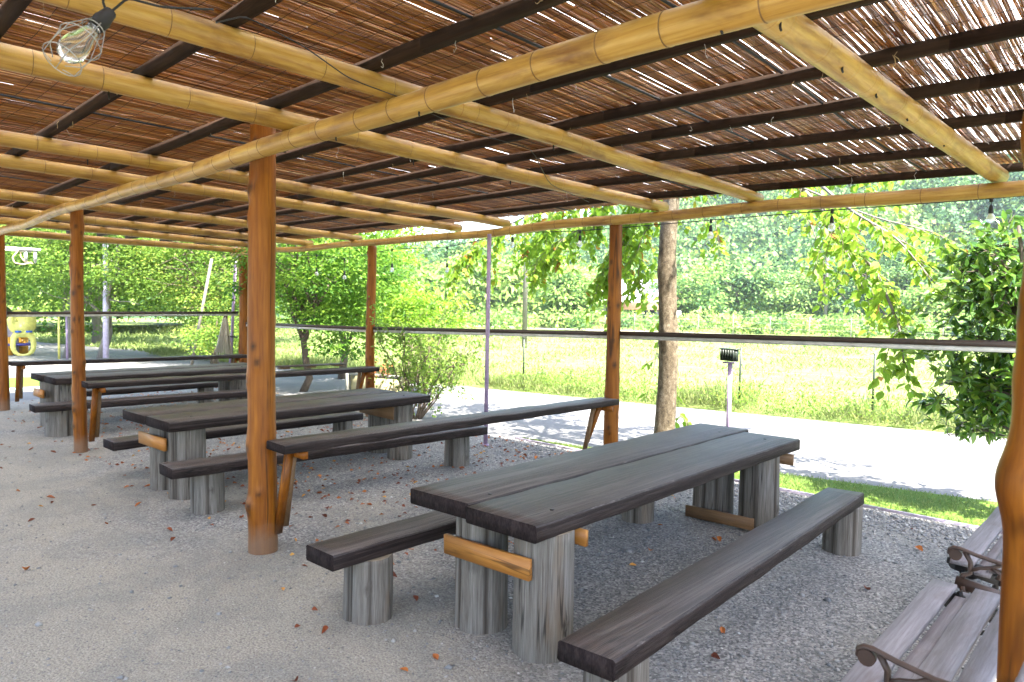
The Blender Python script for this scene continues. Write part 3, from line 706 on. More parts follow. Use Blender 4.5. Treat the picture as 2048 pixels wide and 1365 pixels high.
# ---------------------------------------------------------------- slatted park benches with cast iron arms
def arm_curve(p0, zt, dx=.42):
    pts = []
    x0, y0 = p0
    for i in range(11):      # scroll at the front
        a = R(250)-i*R(32); r = .034-.0022*i; pts.append((x0+.012+math.cos(a)*r*.75, y0, zt-.028+math.sin(a)*r))
    top = [(x0+.03, y0, zt+.004), (x0+.10, y0, zt-.012), (x0+.2, y0, zt-.028), (x0+.31, y0, zt-.03), (x0+dx, y0, zt-.012)]
    return pts, top
def iron_arm(par, x0, y, seat, zt, mat='iron'):
    mb = MB(); pts, top = arm_curve((x0, y), zt)
    mb.tube(pts[::-1][:9], .0085, 8); mb.tube([(x0-.012, y, zt-.03), (x0-.01, y, zt-.008), (x0+.006, y, zt+.004)]+top[0:], .0115, 8, rf=lambda i, a, p: 1.35 if abs(math.sin(a)) < .6 else .85)
    mb.tube([(x0+.015, y-.012, zt-.028), (x0+.015, y+.012, zt-.028)], .026, 14)
    mb.tube([(x0+.05, y, zt-.005), (x0+.075, y, zt-.05), (x0+.075, y, zt-.10), (x0+.05, y, seat-.01), (x0+.03, y, seat-.06)], [.012, .011, .010, .012, .014], 8)
    mb.tube([(x0+.20, y, zt-.028), (x0+.155, y, zt-.055), (x0+.11, y, zt-.068), (x0+.078, y, zt-.085)], [.010, .009, .009, .010], 8)
    mb.tube([(x0+.155, y, zt-.055), (x0+.19, y, zt-.075), (x0+.185, y, zt-.10)], [.011, .012, .015], 8)
    mb.tube([(x0+.165, y, zt-.06), (x0+.24, y, zt-.072), (x0+.28, y, zt-.05)], .008, 7)
    for q in range(6): mb.tube([(x0+.20+q*.02, y, zt-.072), (x0+.205+q*.02, y, zt-.085)], .006, 6)
    mb.build('arm', mat, par, True)
    mb = MB(); pts = [(x0+.02, y, seat-.045), (x0+.2, y, seat-.075), (x0+.42, y, seat-.05)]
    mb.bar(pts[0], pts[1], .028, .05); mb.bar(pts[1], pts[2], .028, .05)
    for s, e in ((x0+.05, x0-.03), (x0+.38, x0+.46)):
        mb.tube([(s, y, seat-.06), (s+.02, y, seat*.5), (e, y, .03), (e+(-.03 if e < s else .03), y, .0)], [.018, .015, .014, .02], 8)
    mb.tube([(x0+.05, y, .2), (x0+.2, y, .26), (x0+.38, y, .2)], .011, 8)
    mb.build('leg_frame', mat, par, True)
def park_bench(label, x0, ya, yb, seat, arms, mat, xs):
    t = thing('park_bench', (x0+.2, ya, 0), label, 'park bench', 'slatted benches at the right edge')
    for i, (a, b, dz) in enumerate(xs):
        r0 = rnd.uniform(-.012, .012)
        plank(((a+b)/2, ya+r0, seat+dz), ((a+b)/2, yb+r0*.5, seat+dz), b-a, .024, 140+i+int(ya*7), .003, .0012).build('slat', ['slat', 'slat', 'slat', 'slat'], t)
    for y, zt, m, xo in arms: iron_arm(t, x0+xo, y, seat, zt, m)
    for i, (z, xx) in enumerate(((seat+.17, x0+.47), (seat+.28, x0+.50), (seat+.39, x0+.53))):   # backrest, beyond the picture edge
        m2 = MB(); m2.bar((xx, ya, z), (xx, yb, z), .022, .08); m2.build('back_slat', 'slat', t)
    for y, zt, m, xo in arms:
        m2 = MB(); m2.bar((x0+.44+xo, y, seat-.06), (x0+.56+xo, y, seat+.45), .03, .03); m2.build('back_frame', m, t)
SL = [(-.728, -.632, 0), (-.626, -.562, -.028), (-.565, -.468, 0), (-.455, -.37, -.004)]
park_bench('slatted bench nearest the camera, brown scrolled iron arm across grey slats', -.72, 1.35, 3.56, .40, [(2.33, .54, 'iron', .06), (1.42, .54, 'iron', .06), (3.50, .36, 'iron_black', .06)], 'iron', SL)
park_bench('second slatted bench, partly hidden behind the post at the right edge', -.735, 3.90, 5.20, .40, [(3.74, .505, 'iron', .045), (3.98, .385, 'iron_black', .0), (5.05, .53, 'iron', .05)], 'iron', SL)

# ---------------------------------------------------------------- poles, lamps, small things
t = thing('lilac_pole', (-5.62, 5.52, 0), 'slim lilac painted pole standing just outside the eave beam', 'pole')
mb = MB(); mb.tube([(-5.64, 5.52, -.05), (-5.62, 5.52, 2.42)], .024, 14); mb.build('pole', 'purple', t, True)
mb = MB(); mb.tube([(-5.64, 5.52, 0), (-5.64, 5.52, .02)], .04, 12); mb.build('foot', 'purple', t)
t = thing('floodlight', (-3.06, 6.3, 0), 'small dark square floodlight on a short lilac post in the grass strip', 'floodlight')
mb = MB(); mb.tube([(-3.065, 6.3, -.05), (-3.065, 6.3, 1.09)], .022, 12); mb.tube([(-3.065, 6.3, 0), (-3.065, 6.3, .45)], .0235, 12); mb.build('post', 'purple', t, True)
mb = MB(); mb.box(-3.13, -3.02, 6.27, 6.33, 1.085, 1.10); mb.build('bracket', 'purple', t)
mb = MB(); mb.bar((-3.165, 6.33, 1.165), (-2.985, 6.27, 1.165), .045, .115, (0, 0, 1))
for k in range(6): mb.bar((-3.155+k*.031, 6.285-k*.0103, 1.115), (-3.155+k*.031, 6.285-k*.0103, 1.215), .006, .03, (0, 1, 0))
lh = mb.build('lamp_head', 'lampbox', t)
mb = MB(); mb.bar((-3.175, 6.338, 1.225), (-2.975, 6.272, 1.225), .075, .008); mb.build('visor', 'lampbox', lh)
mb = MB(); mb.tube([(-3.088, 6.28, .95), (-3.092, 6.28, .6), (-3.088, 6.28, .45)], .004, 5); mb.build('cable', 'cord', t, True)
# caged work lamp hanging from the nearest purlin
L0 = Vector(((-2.44, .707, 2.476))); LD = (Vector(((-2.367, .559, 2.278)))-L0).normalized(); LU = LD.cross(Vector((0, 0, 1))).normalized(); LV = LD.cross(LU)
def lp(s, a, r): return L0+LD*s+LU*math.cos(a)*r+LV*math.sin(a)*r
K = 1.1
t = thing('caged_lamp', L0, 'clear bulb in a wire cage hanging at the top left corner', 'lamp')
mb = MB(); mb.tube([L0-LD*.035, L0, L0+LD*.012, L0+LD*.03, L0+LD*.05], [.019, .023, .026, .024, .022], 14); so = mb.build('socket', 'cord', t, True)
mb = MB(); mb.tube([L0+LD*s*K for s in (.055, .07, .10, .135, .165, .185, .192)], [q*K for q in (.018, .020, .026, .034, .036, .026, .006)], 16); mb.build('bulb', 'glass', so, True)
mb = MB()
for s, r in ((.055, .03), (.12, .055), (.205, .05)):
    mb.tube([lp(s*K, 2*math.pi*k/16, r*K) for k in range(17)], .0016, 5, caps=False)
for k in range(6):
    a = k*math.pi/3+.3; mb.tube([lp(.04*K, a, .024*K), lp(.055*K, a, .03*K), lp(.12*K, a, .055*K), lp(.205*K, a+.15, .05*K), lp(.225*K, a+.25, .018*K)], .0015, 5)
mb.build('wire_cage', 'metal', t, True)
wire('lamp_cord', [L0-LD*.03, L0-LD*.08+Vector((.03, .02, .02)), L0+Vector((.10, .14, .05)), (-2.33, 1.0, 2.565)], .004, 'cord', t)
mb = MB(); mb.tube([L0-LD*.02+Vector((0, 0, .0)), L0+Vector((-.005, .0, .05)), L0+Vector((-.01, .0, .14))], .004, 6); mb.build('hanging_hook', 'cord', t, True)
tag(wire('overhead_wire', [(-2.52, 1.09, 2.60), (-2.36, 1.12, 2.59), (-2.45, 1.4, 2.585), (-2.63, 1.72, 2.58), (-2.74, 2.18, 2.595)], .0028), 'thin black wire slung over the second purlin near the caged lamp', 'wire')
tag(wire('overhead_wire', [(-2.74, 2.2, 2.575), (-2.82, 2.68, 2.55), (-2.76, 3.05, 2.53), (-3.26, 3.8, 2.48), (-3.66, 4.79, 2.51)], .0026), 'thin black wire sagging between two purlins right of the foreground post', 'wire')
# string lights along the eave
BU = [(-9.95, 2.33), (-9.15, 2.24), (-7.95, 2.33), (-6.78, 2.30), (-5.62, 2.41), (-4.62, 2.37), (-3.10, 2.37), (-2.03, 2.37), (-.95, 2.36)]
pts = [(-12.2, 5.86, 2.45)]
for i, (x, z) in enumerate(BU): pts.append((x, 5.9, z+.055))
pts.append((.7, 5.86, 2.42))
tag(wire('string_light_cable', pts, .0045), 'black cable of the string lights sagging under the eave beam', 'cable')
where = ['above the maple, left', 'above the maple, nearer the middle eave post', 'just right of the middle eave post', 'halfway between the middle eave post and the lilac pole', 'just right of the lilac pole', 'left of the right eave post', 'right of the tree trunk', 'over the drooping branch at the right', 'half hidden by the post at the right edge']
for i, (x, z) in enumerate(BU):
    t = thing('string_bulb', (x, 5.9, z), 'small bulb hanging under the eave, '+where[i], 'light bulb', 'string light bulbs along the eave')
    dz = [.16, .14, .15, .15, .0, 0, 0, 0, 0][i]; z2 = z-dz
    mb = MB(); mb.tube([(x, 5.9, z+.06), (x, 5.9, z2+.0)], .0035, 5); mb.tube([(x, 5.9, z+.065), (x, 5.9, z+.03)], .013, 10); mb.build('drop_cord', 'cord', t, True)
    mb = MB(); mb.tube([(x, 5.9, z2+.012), (x, 5.9, z2), (x, 5.9, z2-.035), (x, 5.9, z2-.05)], [.006, .013, .017, .016], 12); so = mb.build('socket', 'cord', t, True)
    mb = MB(); mb.tube([(x, 5.9, z2-h) for h in (.048, .058, .07, .085, .1, .112, .118)], [.013, .017, .025, .030, .028, .018, .004], 14); mb.build('bulb', 'frost', so, True)
# broom-like bundle hung on the far corner post
t = thing('hanging_broom', (-12.45, 5.55, .6), 'pale bristle broom hung head down beside the far corner post', 'broom')
mb = MB()
for k in range(70):
    a = rnd.uniform(0, 6.28); r = rnd.random()**.5; b = (-12.43+.03*r*math.cos(a), 5.52+.03*r*math.sin(a), 1.36)
    mb.tube([b, (b[0]+.07*r*math.cos(a)-.03, b[1]+.07*r*math.sin(a), 1.0), (b[0]+.15*r*math.cos(a)-.06, b[1]+.12*r*math.sin(a), rnd.uniform(.62, .74))], .006, 4)
mb.build('bristles', 'bristle', t)
mb = MB(); mb.tube([(-12.43, 5.52, 1.33), (-12.42, 5.52, 1.44)], .035, 10); mb.build('ferrule', 'brown_board', t, True)
t = thing('pole_bracket', (-12.35, 5.6, .98), 'short dark bar sticking out of the far corner post', 'bracket')
mb = MB(); mb.bar((-12.75, 5.5, .985), (-12.2, 5.62, .985), .02, .025); mb.build('bar', 'iron_black', t)
def pole(label, a, b, r, mat, cat='pole'):
    t = thing('garden_pole', (a[0], a[1], 0), label, cat); mb = MB(); mb.tube([a, b], [r, r*.85], 12); mb.build('pole', mat, t, True); return t
pole('leaning lilac pole at the far corner, left of the orange post', (-13.25, 5.95, -.05), (-12.9, 5.95, 2.75), .03, 'purple')
pole('pale lilac utility post standing left of the round garden trees', (-20.6, 5.9, -.05), (-20.5, 5.9, 3.1), .075, 'lilac_pale')
pole('thin leaning grey stake between the left garden trees', (-16.3, 6.4, -.05), (-15.9, 6.75, 2.6), .035, 'bark_pale')
pole('slim purple post next to a grey trunk by the play corner', (-21.6, 5.25, -.05), (-21.6, 5.25, 1.25), .03, 'purple')
pole('slim yellow post by the play corner', (-22.0, 5.15, -.05), (-21.95, 5.15, 1.35), .03, 'yellow')
pole('red and white marker post by the play corner', (-22.2, 3.9, -.05), (-22.2, 3.9, .75), .09, 'red_pl')
# mist shower pipes at the upper left
t = thing('shower_pipe', (-13.5, 2.5, 2.4), 'white pipes with two short nozzles and a looped cream hose at the left edge', 'pipe')
for z, y1 in ((2.425, 2.87), (2.385, 2.80)):
    mb = MB(); mb.tube([(-13.5, 1.3, z+.03), (-13.5, y1, z)], .014, 8); mb.build('pipe', 'white', t, True)
mb = MB(); mb.box(-13.54, -13.46, 2.62, 2.92, 2.40, 2.44); mb.build('bracket', 'white', t)
for y in (2.72, 2.85):
    mb = MB(); mb.tube([(-13.5, y, 2.41), (-13.5, y, 2.23)], .024, 10); mb.tube([(-13.5, y, 2.24), (-13.5, y, 2.20)], .015, 10); mb.build('nozzle', 'white_pl', t, True)
wire('hose', [(-13.5, 2.76, 2.42), (-13.5, 2.62, 2.38), (-13.5, 2.54, 2.28), (-13.5, 2.57, 2.19), (-13.5, 2.68, 2.17), (-13.5, 2.80, 2.21)], .011, 'hose', t)
wire('hose', [(-13.5, 2.66, 2.40), (-13.5, 2.65, 2.30), (-13.5, 2.70, 2.22), (-13.5, 2.82, 2.19)], .010, 'hose', t)
mb = MB(); mb.tube([(-13.5, 1.35, 0), (-13.5, 1.35, 2.45)], .03, 10); mb.build('upright', 'white', t, True)
# play tower
t = thing('play_tower', (-23.8, 4.6, 0), 'yellow plastic play tower with orange slide and blue handles at the far left', 'play tower')
def fr(u, z, d=0):    # u across the view, d depth
    return Vector((-23.8, 4.6, z*.84))+Vector((.19, .98, 0))*u*.95+Vector((-.98, .19, 0))*d
def panel(name, outline, holes, d, th, mat):
    mb = MB(); o = [fr(u, z, d) for u, z in outline]; n = len(o); back = [p+Vector((-.98, .19, 0))*th for p in o]
    inner = holes
    if inner:
        i1 = [fr(u, z, d) for u, z in inner]; i2 = [p+Vector((-.98, .19, 0))*th for p in i1]
        vs = o+back+i1+i2; fs = []
        for k in range(n):
            q = (k+1) % n; fs += [(k, q, 2*n+q, 2*n+k), (n+q, n+k, 3*n+k, 3*n+q), (k, n+k, n+q, q), (2*n+q, 3*n+q, 3*n+k, 2*n+k)]
    else:
        vs = o+back; fs = [tuple(range(n)), tuple(range(n, 2*n))[::-1]]+[(k, n+k, n+(k+1) % n, (k+1) % n) for k in range(n)]
    mb.add(vs, fs); return mb.build(name, mat, t)
def ell(cu, cz, ru, rz, n=16, p=2.6):
    o = []
    for k in range(n):
        a = 2*math.pi*k/n+.0; c, s = math.cos(a), math.sin(a); o.append((cu+ru*abs(c)**(2/p)*(1 if c > 0 else -1), cz+rz*abs(s)**(2/p)*(1 if s > 0 else -1)))
    return o
for d in (0, .7):
    panel('lower_arch_panel', ell(.1, .42, .33, .45), ell(.1, .35, .19, .30), d, .06, 'yellow')
    panel('upper_arch_panel', ell(.08, 1.15, .36, .42), ell(-.06, 1.22, .05, .09) if d == 0 else ell(.2, 1.2, .06, .12), d+.001, .06, 'yellow')
for u in (-.02, .25):
    mb = MB(); mb.bar(fr(u-.08, .82, -.03), fr(u+.08, .82, -.03), .04, .055); mb.build('handle', 'blue_pl', t)
mb = MB(); mb.bar(fr(-.35, .37, .3), fr(.30, .37, .3), .5, .06); mb.build('platform', 'navy_pl', t)
mb = MB(); mb.bar(fr(-.28, .0, .35), fr(-.28, .62, .35), .18, .3); mb.bar(fr(.1, .0, .62), fr(.1, .6, .62), .24, .05); mb.build('slide_panel', 'orange_pl', t)
mb = MB(); mb.tube([fr(-.35, .9, .4), fr(-.42, .75, .4), fr(-.6, .2, .4), fr(-.65, 0, .4)], .05, 8); mb.build('side_rail', 'red_pl', t, True)
t = thing('toy_hut', (-22.3, 3.3, 0), 'rounded white plastic play hut at the left picture edge', 'play hut')
mb = MB(); mb.tube([(-22.3, 3.3, 0), (-22.3, 3.3, .3), (-22.3, 3.3, .5), (-22.3, 3.3, .6)], [.55, .5, .35, .05], 18); mb.build('shell', 'white_pl', t, True)
mb = MB(); mb.tube([(-21.85, 3.28, .14), (-21.78, 3.28, .14)], .12, 14); mb.build('window', 'navy_pl', t)
t = thing('low_wall', (-27, 4, 0), 'pinkish low wall behind the yellow play tower', 'wall')
for k in range(8):
    mb = MB(); mb.bar((-26.9+k*.34, 2.0+k*.33, .42), (-26.9+k*.34+.33, 2.0+k*.33+.32, .42), .12, .84); mb.build('block', 'brown_board' if 0 else 'kerb', t)
# planter / sign board beside the middle eave post
t = thing('planter_board', (-8.8, 6.3, 0), 'cream framed low board leaning behind the middle eave post, dried flowers on top', 'board')
mb = MB(); mb.bar((-9.55, 6.3, .25), (-8.14, 6.3, .27), .03, .42); mb.build('panel', 'cream_board', t)
for a, b, ww in (((-9.6, 6.27, .0), (-9.6, 6.27, .52), .07), ((-8.1, 6.27, 0), (-8.1, 6.27, .55), .09), ((-9.6, 6.27, .49), (-8.1, 6.27, .53), .05)):
    mb = MB(); mb.bar(a, b, ww, ww, (0, 1, 0)); mb.build('frame_bar', 'cream_board' if ww > .08 else 'grey_frame', t)
t = thing('dried_plant', (-8.65, 6.2, .5), 'small dried orange red plant on top of the cream framed board', 'plant')
mb = MB(); P = []; D = []
for k in range(14):
    a = rnd.uniform(0, 6.28); e = Vector((-8.65+.2*math.cos(a), 6.2+.15*math.sin(a), .55+rnd.uniform(0, .28))); limb(mb, (-8.65, 6.2, .5), e, .004, .002, k, 4, 4)
    for j in range(5): P.append(Vector((-8.65, 6.2, .5)).lerp(e, .5+.12*j)); D.append((rnd.gauss(0, 1), rnd.gauss(0, 1), rnd.gauss(0, .5)))
mb.build('stem', 'twig', t); leaves('foliage', np.array([tuple(p) for p in P]), np.array(D), .06, .035, 'dead_leaf', t, rng.uniform(.2, 1, len(P)))

# ---------------------------------------------------------------- roadside and field fences
FP = [(-11.6, 9.9), (-9.4, 10.25), (-7.35, 10.6), (-5.15, 10.95), (-3.2, 11.3), (-1.1, 11.7)]
t = thing('field_fence', (-5, 11, 0), 'sparse dark stakes with thin wires along the far side of the road', 'fence')
for i, (x, y) in enumerate(FP):
    mb = MB(); mb.tube([(x, y, -.05), (x+rnd.uniform(-.015, .015), y, .98)], .017, 8); mb.tube([(x, y, .97), (x, y, .985)], .02, 8); mb.build('stake', 'lampbox', t)
for z in (.3, .6, .9):
    mb = MB(); mb.tube([(x, y, z+rnd.uniform(-.01, .01)) for x, y in FP], .002, 4); mb.build('fence_wire', 'metal', t)
t = thing('far_fence', (-20, 30, 0), 'long pale post and rail fence across the far side of the meadow', 'fence')
for i in range(34):
    x = -62+i*2.3; y = 36.2+(x+62)*.155
    mb = MB(); mb.tube([(x, y, -.05), (x, y, 1.25)], .022, 6); mb.build('post', 'grey_frame', t)
for z in (.45, .8, 1.15):
    mb = MB(); mb.bar((-62, 36.2, z), (16, 36.2+78*.155, z), .014, .014); mb.build('fence_rail', 'grey_frame', t)
def upole(label, x, y, h, r):
    t = thing('utility_pole', (x, y, 0), label, 'utility pole', 'utility poles beyond the meadow'); mb = MB(); mb.tube([(x, y, -.1), (x, y, h)], [r, r*.7], 12); mb.build('pole', 'bark_pale', t, True)
    for z in (h-.5, h-1.1):
        m2 = MB(); m2.bar((x-.8, y-.1, z), (x+.8, y+.1, z), .07, .07); m2.build('crossarm', 'metal', t)
        for dx in (-.7, -.35, .35, .7):
            m3 = MB(); m3.tube([(x+dx, y+dx*.12, z+.03), (x+dx, y+dx*.12, z+.2)], .04, 6); m3.build('insulator', 'white', t)
    return t
upole('grey utility pole standing in the meadow behind the lilac pole', -18.6, 20.3, 7.5, .11)
upole('thin utility pole in front of the hill, right of the tree trunk', -19.5, 56, 9, .14)
upole('utility pole in front of the grove, left part', -66, 52, 10, .15)
for i, (a, b) in enumerate([((-66, 52, 9.4), (-18.6, 20.3, 6.9)), ((-66, 52, 8.8), (-18.6, 20.3, 6.3)), ((-66, 52, 9.4), (-19.5, 56, 8.4)), ((-19.5, 56, 8.4), (28, 66, 9)), ((-19.5, 56, 7.9), (28, 66, 8.2))]):
    m2 = MB(); m2.tube([Vector(a).lerp(Vector(b), k/12)-Vector((0, 0, 1.0*math.sin(math.pi*k/12))) for k in range(13)], .018, 4)
    tag(m2.build('power_line', 'cord', None), ['upper power line from the left pole to the meadow pole', 'lower power line from the left pole to the meadow pole', 'power line crossing in front of the grove to the hill pole', 'upper power line running right in front of the hill', 'lower power line running right in front of the hill'][i], 'power line', 'power lines')
# houses beyond the meadow
def house(label, x, y, L, Wd, H, rh, rot, roofm='house_roof', sh=False):
    t = thing('house' if not sh else 'shed', (x, y, 0), label, 'house' if not sh else 'shed')
    def tr(o): o.matrix_local = Matrix.Translation((0, 0, 0)) @ Matrix.Rotation(rot, 4, 'Z'); return o
    t.rotation_euler = (0, 0, 0)
    def mk(mb, name, m):
        V = [(Matrix.Rotation(rot, 3, 'Z') @ Vector(v))+Vector((x, y, 0)) for v in mb.v]; mb.v = V; return mb.build(name, m, t)
    mb = MB(); mb.box(-L/2, L/2, -Wd/2, Wd/2, -.3, H); mk(mb, 'wall', 'house_wall' if not sh else 'white_pl')
    ov = .5 if not sh else .15
    for s in (-1, 1):
        mb = MB(); e = Wd/2+ov; z0 = H-ov*rh/(Wd/2)
        mb.add([(-L/2-ov, s*e, z0), (L/2+ov, s*e, z0), (L/2+ov, 0, H+rh), (-L/2-ov, 0, H+rh), (-L/2-ov, s*e, z0+.15), (L/2+ov, s*e, z0+.15), (L/2+ov, 0, H+rh+.15), (-L/2-ov, 0, H+rh+.15)],
               [(0, 1, 2, 3), (4, 5, 6, 7), (0, 1, 5, 4), (1, 2, 6, 5), (2, 3, 7, 6), (3, 0, 4, 7)]); mk(mb, 'roof', roofm)
    for s in (-1, 1):
        mb = MB(); mb.add([(s*L/2, -Wd/2, H), (s*L/2, Wd/2, H), (s*L/2, 0, H+rh)], [(0, 1, 2)]); mk(mb, 'gable', 'house_wall')
    nw = 4 if not sh else 1
    for i in range(nw):
        u = -L/2+L*(i+.5)/nw; ww, wh = (L/nw*.3, .6) if not sh else (L*.33, H*.33)
        mb = MB(); mb.box(u-ww, u+ww, -Wd/2-.04, -Wd/2-.002, H*.5-wh+.2, H*.5+wh); mk(mb, 'window', 'dark_win')
    return t
house('pale roofed farmhouse glimpsed between the right eave post and the tree trunk', -36.2, 53.6, 6.5, 5, 2.5, 1.6, R(18))
house('small brown roofed annex beside the farmhouse', -33.0, 52.6, 3.4, 3, 1.8, .8, R(18), 'brown_board')
house('tiny white shed with a dark shutter at the foot of the hill', -29.9, 50.5, 1.3, 1.3, 1.2, .15, R(30), 'house_roof', True)
# ---------------------------------------------------------------- trees
def polar(az_, r):
    return (r*(-math.sin(YAW)*math.cos(az_)+math.cos(YAW)*math.sin(az_)), r*(math.cos(YAW)*math.cos(az_)+math.sin(YAW)*math.sin(az_)))
def pxaz(px): return math.atan((px-1024)/FOC)
# maple just outside the eave, forked trunk
tree('maple_tree', 'green maple with a forked dark trunk between the foreground post and the middle eave post', 'tree', (-11.5, 6.5, 0), None, (-11.5, 7.0, 2.35), (1.55, 1.5, 1.5), 15000, 130, .085, 'leaf_maple', 'bark_dark', 1, spread=.20, nl=12, trunk_r=.075, flatz=.35, shift=.05)
tree('garden_tree', 'yellow green tree spreading behind the middle eave post', 'tree', (-13.0, 8.3, 0), None, (-13.0, 8.4, 2.75), (1.75, 1.7, 1.75), 13000, 110, .10, 'leaf_lime', 'bark_dark', 2, spread=.28, nl=9, trunk_r=.09, shift=.02)
tree('garden_tree', 'large round tree at the far left above the play tower', 'tree', (-22.3, 5.4, 0), None, (-22.6, 5.6, 3.9), (2.5, 2.5, 2.6), 22000, 190, .095, 'leaf_mid', 'bark_pale', 3, 'garden trees along the far road', spread=.33, nl=9, trunk_r=.14)
tree('garden_tree', 'tree with a straight grey trunk left of the pale utility post', 'tree', (-21.6, 6.05, 0), None, (-20.6, 6.3, 2.9), (1.9, 1.9, 1.9), 18000, 160, .088, 'leaf_mid', 'bark_pale', 4, 'garden trees along the far road', spread=.28, nl=8, trunk_r=.13, shift=.08)
tree('garden_tree', 'bright tree with a mottled trunk just left of the far corner post', 'tree', (-18.2, 7.8, 0), None, (-18.0, 7.9, 2.6), (2.0, 1.9, 2.1), 19000, 160, .08, 'leaf_mid', 'bark', 5, 'garden trees along the far road', spread=.28, nl=10, trunk_r=.11, shift=.16)
tree('garden_tree', 'dense tree rising behind the leaning grey stake', 'tree', (-20.5, 8.2, 0), None, (-20.6, 8.3, 3.9), (2.3, 2.3, 2.3), 19000, 160, .095, 'leaf_mid', 'bark_pale', 6, 'garden trees along the far road', spread=.33, nl=8, trunk_r=.12, shift=.03)
tree('garden_tree', 'darker tree at the far left behind the round tree', 'tree', (-29, 8.0, 0), None, (-29, 8.2, 4.6), (3.6, 3.2, 3.6), 15000, 150, .17, 'leaf_maple', 'bark_pale', 7, 'garden trees along the far road', spread=.5, nl=8, trunk_r=.2, shift=.0)
tree('garden_tree', 'tall tree far behind the left garden trees', 'tree', (-27, 12.5, 0), None, (-27, 12.5, 4.6), (3.6, 3.4, 3.6), 15000, 150, .17, 'leaf_mid', 'bark_pale', 8, 'garden trees along the far road', spread=.5, nl=8, trunk_r=.2, shift=-.02)
tree('garden_tree', 'low leafy tree beside the left picture edge', 'tree', (-24, 2.2, 0), None, (-25.5, 3.6, 3.9), (2.6, 2.2, 2.2), 11000, 110, .13, 'leaf_maple', 'bark_pale', 9, 'garden trees along the far road', spread=.35, nl=8, trunk_r=.13)
# low shrub under the left trees
tree('leafy_shrub', 'low light green shrub under the left garden trees', 'shrub', (-16.2, 6.9, 0), None, (-16.2, 7.0, .95), (.9, .8, .75), 3000, 50, .08, 'leaf_mid', 'twig', 10, None, spread=.16, nl=7, trunk_r=.03, shift=.14)
# many-stemmed shrub right of the middle eave post
t = thing('shrub', (-7.72, 6.15, 0), 'airy many stemmed shrub right of the middle eave post', 'shrub')
r_ = np.random.default_rng(20); P = []; D = []
for k in range(17):
    a = r_.uniform(0, 6.28); rr_ = r_.uniform(.15, 1.0); e = Vector((-7.72+1.0*rr_*math.cos(a), 6.25+.75*rr_*math.sin(a), r_.uniform(.7, 1.6)*(1.15-.35*rr_)))
    mb = MB(); q = limb(mb, (-7.72+.05*math.cos(a), 6.15+.05*math.sin(a), -.05), e, .014, .004, 500+k, 6, 8, .12, .05)
    for j in range(3, 9):
        for s in range(3):
            e2 = q[j]+Vector(r_.normal(size=3))*.2+Vector((0, 0, .06)); limb(mb, q[j], e2, .004, .0015, k*50+j*5+s, 4, 3)
            for l_ in range(10):
                p = q[j].lerp(e2, r_.uniform(.2, 1.1))+Vector(r_.normal(size=3))*.025; P.append(tuple(p)); D.append(tuple(Vector(r_.normal(size=3))*.8+Vector((e2-q[j]).normalized())*.6+Vector((0, 0, .1))))
    mb.build('stem', 'twig', t, True)
P = np.array(P); D = np.array(D)
leaves('foliage', P, D, .062*r_.uniform(.7, 1.3, len(P)), .032, 'leaf_mid', t, np.clip(.6+.2*r_.normal(size=len(P)), 0, .93), detail=1, r_=r_)
# a yellow green tree top showing above that shrub
tree('leafy_shrub', 'yellowish shrub top showing just above the rail right of the middle eave post', 'shrub', (-9.9, 8.0, 0), None, (-9.75, 8.0, 1.4), (.65, .6, .55), 3600, 50, .08, 'leaf_lime', 'twig', 21, None, spread=.15, nl=8, trunk_r=.025, shift=.02)

# drooping tree beside the right eave post
t = thing('weeping_tree', (-3.84, 6.4, 0), 'mottled grey trunk with long drooping branches right of the right eave post', 'tree')
mb = MB(); w1 = wob(5, .009, 2.2); w2 = wob(6, .009, 2.2)
tp = [(-3.84+w1(z)-.01*z, 6.42+w2(z)+.02*z, z) for z in np.linspace(-.1, 4.2, 60)]
mb.tube(tp, [(.108-.008*z/1)*(1+.25*math.exp(-((z)**2)/.03))+.012*math.exp(-((z-1.33)**2)/.006)+.010*math.exp(-((z-2.0)**2)/.01) for z in np.linspace(-.1, 4.2, 60)], 28,
        rf=lambda i, a, p: 1+.03*math.sin(3*a+p.z*4)+.025*math.sin(8*a+p.z*9)+.015*math.sin(15*a-p.z*23))
mb.build('trunk', 'bark', t, True)
LP = []; LDr = []; r_ = np.random.default_rng(33)
bigL = []
def hang(mb, a, L, seed, dens=1.0, out=(0, 0), leafy=1.0):
    """a thin hanging twig with leaves along it"""
    r = random.Random(seed); pts = [Vector(a)]; d = Vector((out[0]+r.gauss(0, .25), out[1]+r.gauss(0, .25), -.1)); n = max(3, int(L/.075))
    for i in range(n):
        d = (d+Vector((r.gauss(0, .12), r.gauss(0, .12), -.22))).normalized(); pts.append(pts[-1]+d*L/n)
    mb.tube(pts, [.0035*(1-.7*i/n)+.0009 for i in range(n+1)], 4)
    for i in range(1, n+1):
        for s in (-1, 1):
            if r.random() < .95*dens*leafy:
                p = pts[i]+(pts[i-1]-pts[i])*r.random(); dd = Vector((r.gauss(0, .7), r.gauss(0, .7), -.75)).normalized()
                LP.append(tuple(p+dd*.012)); LDr.append(tuple(dd))
    return pts
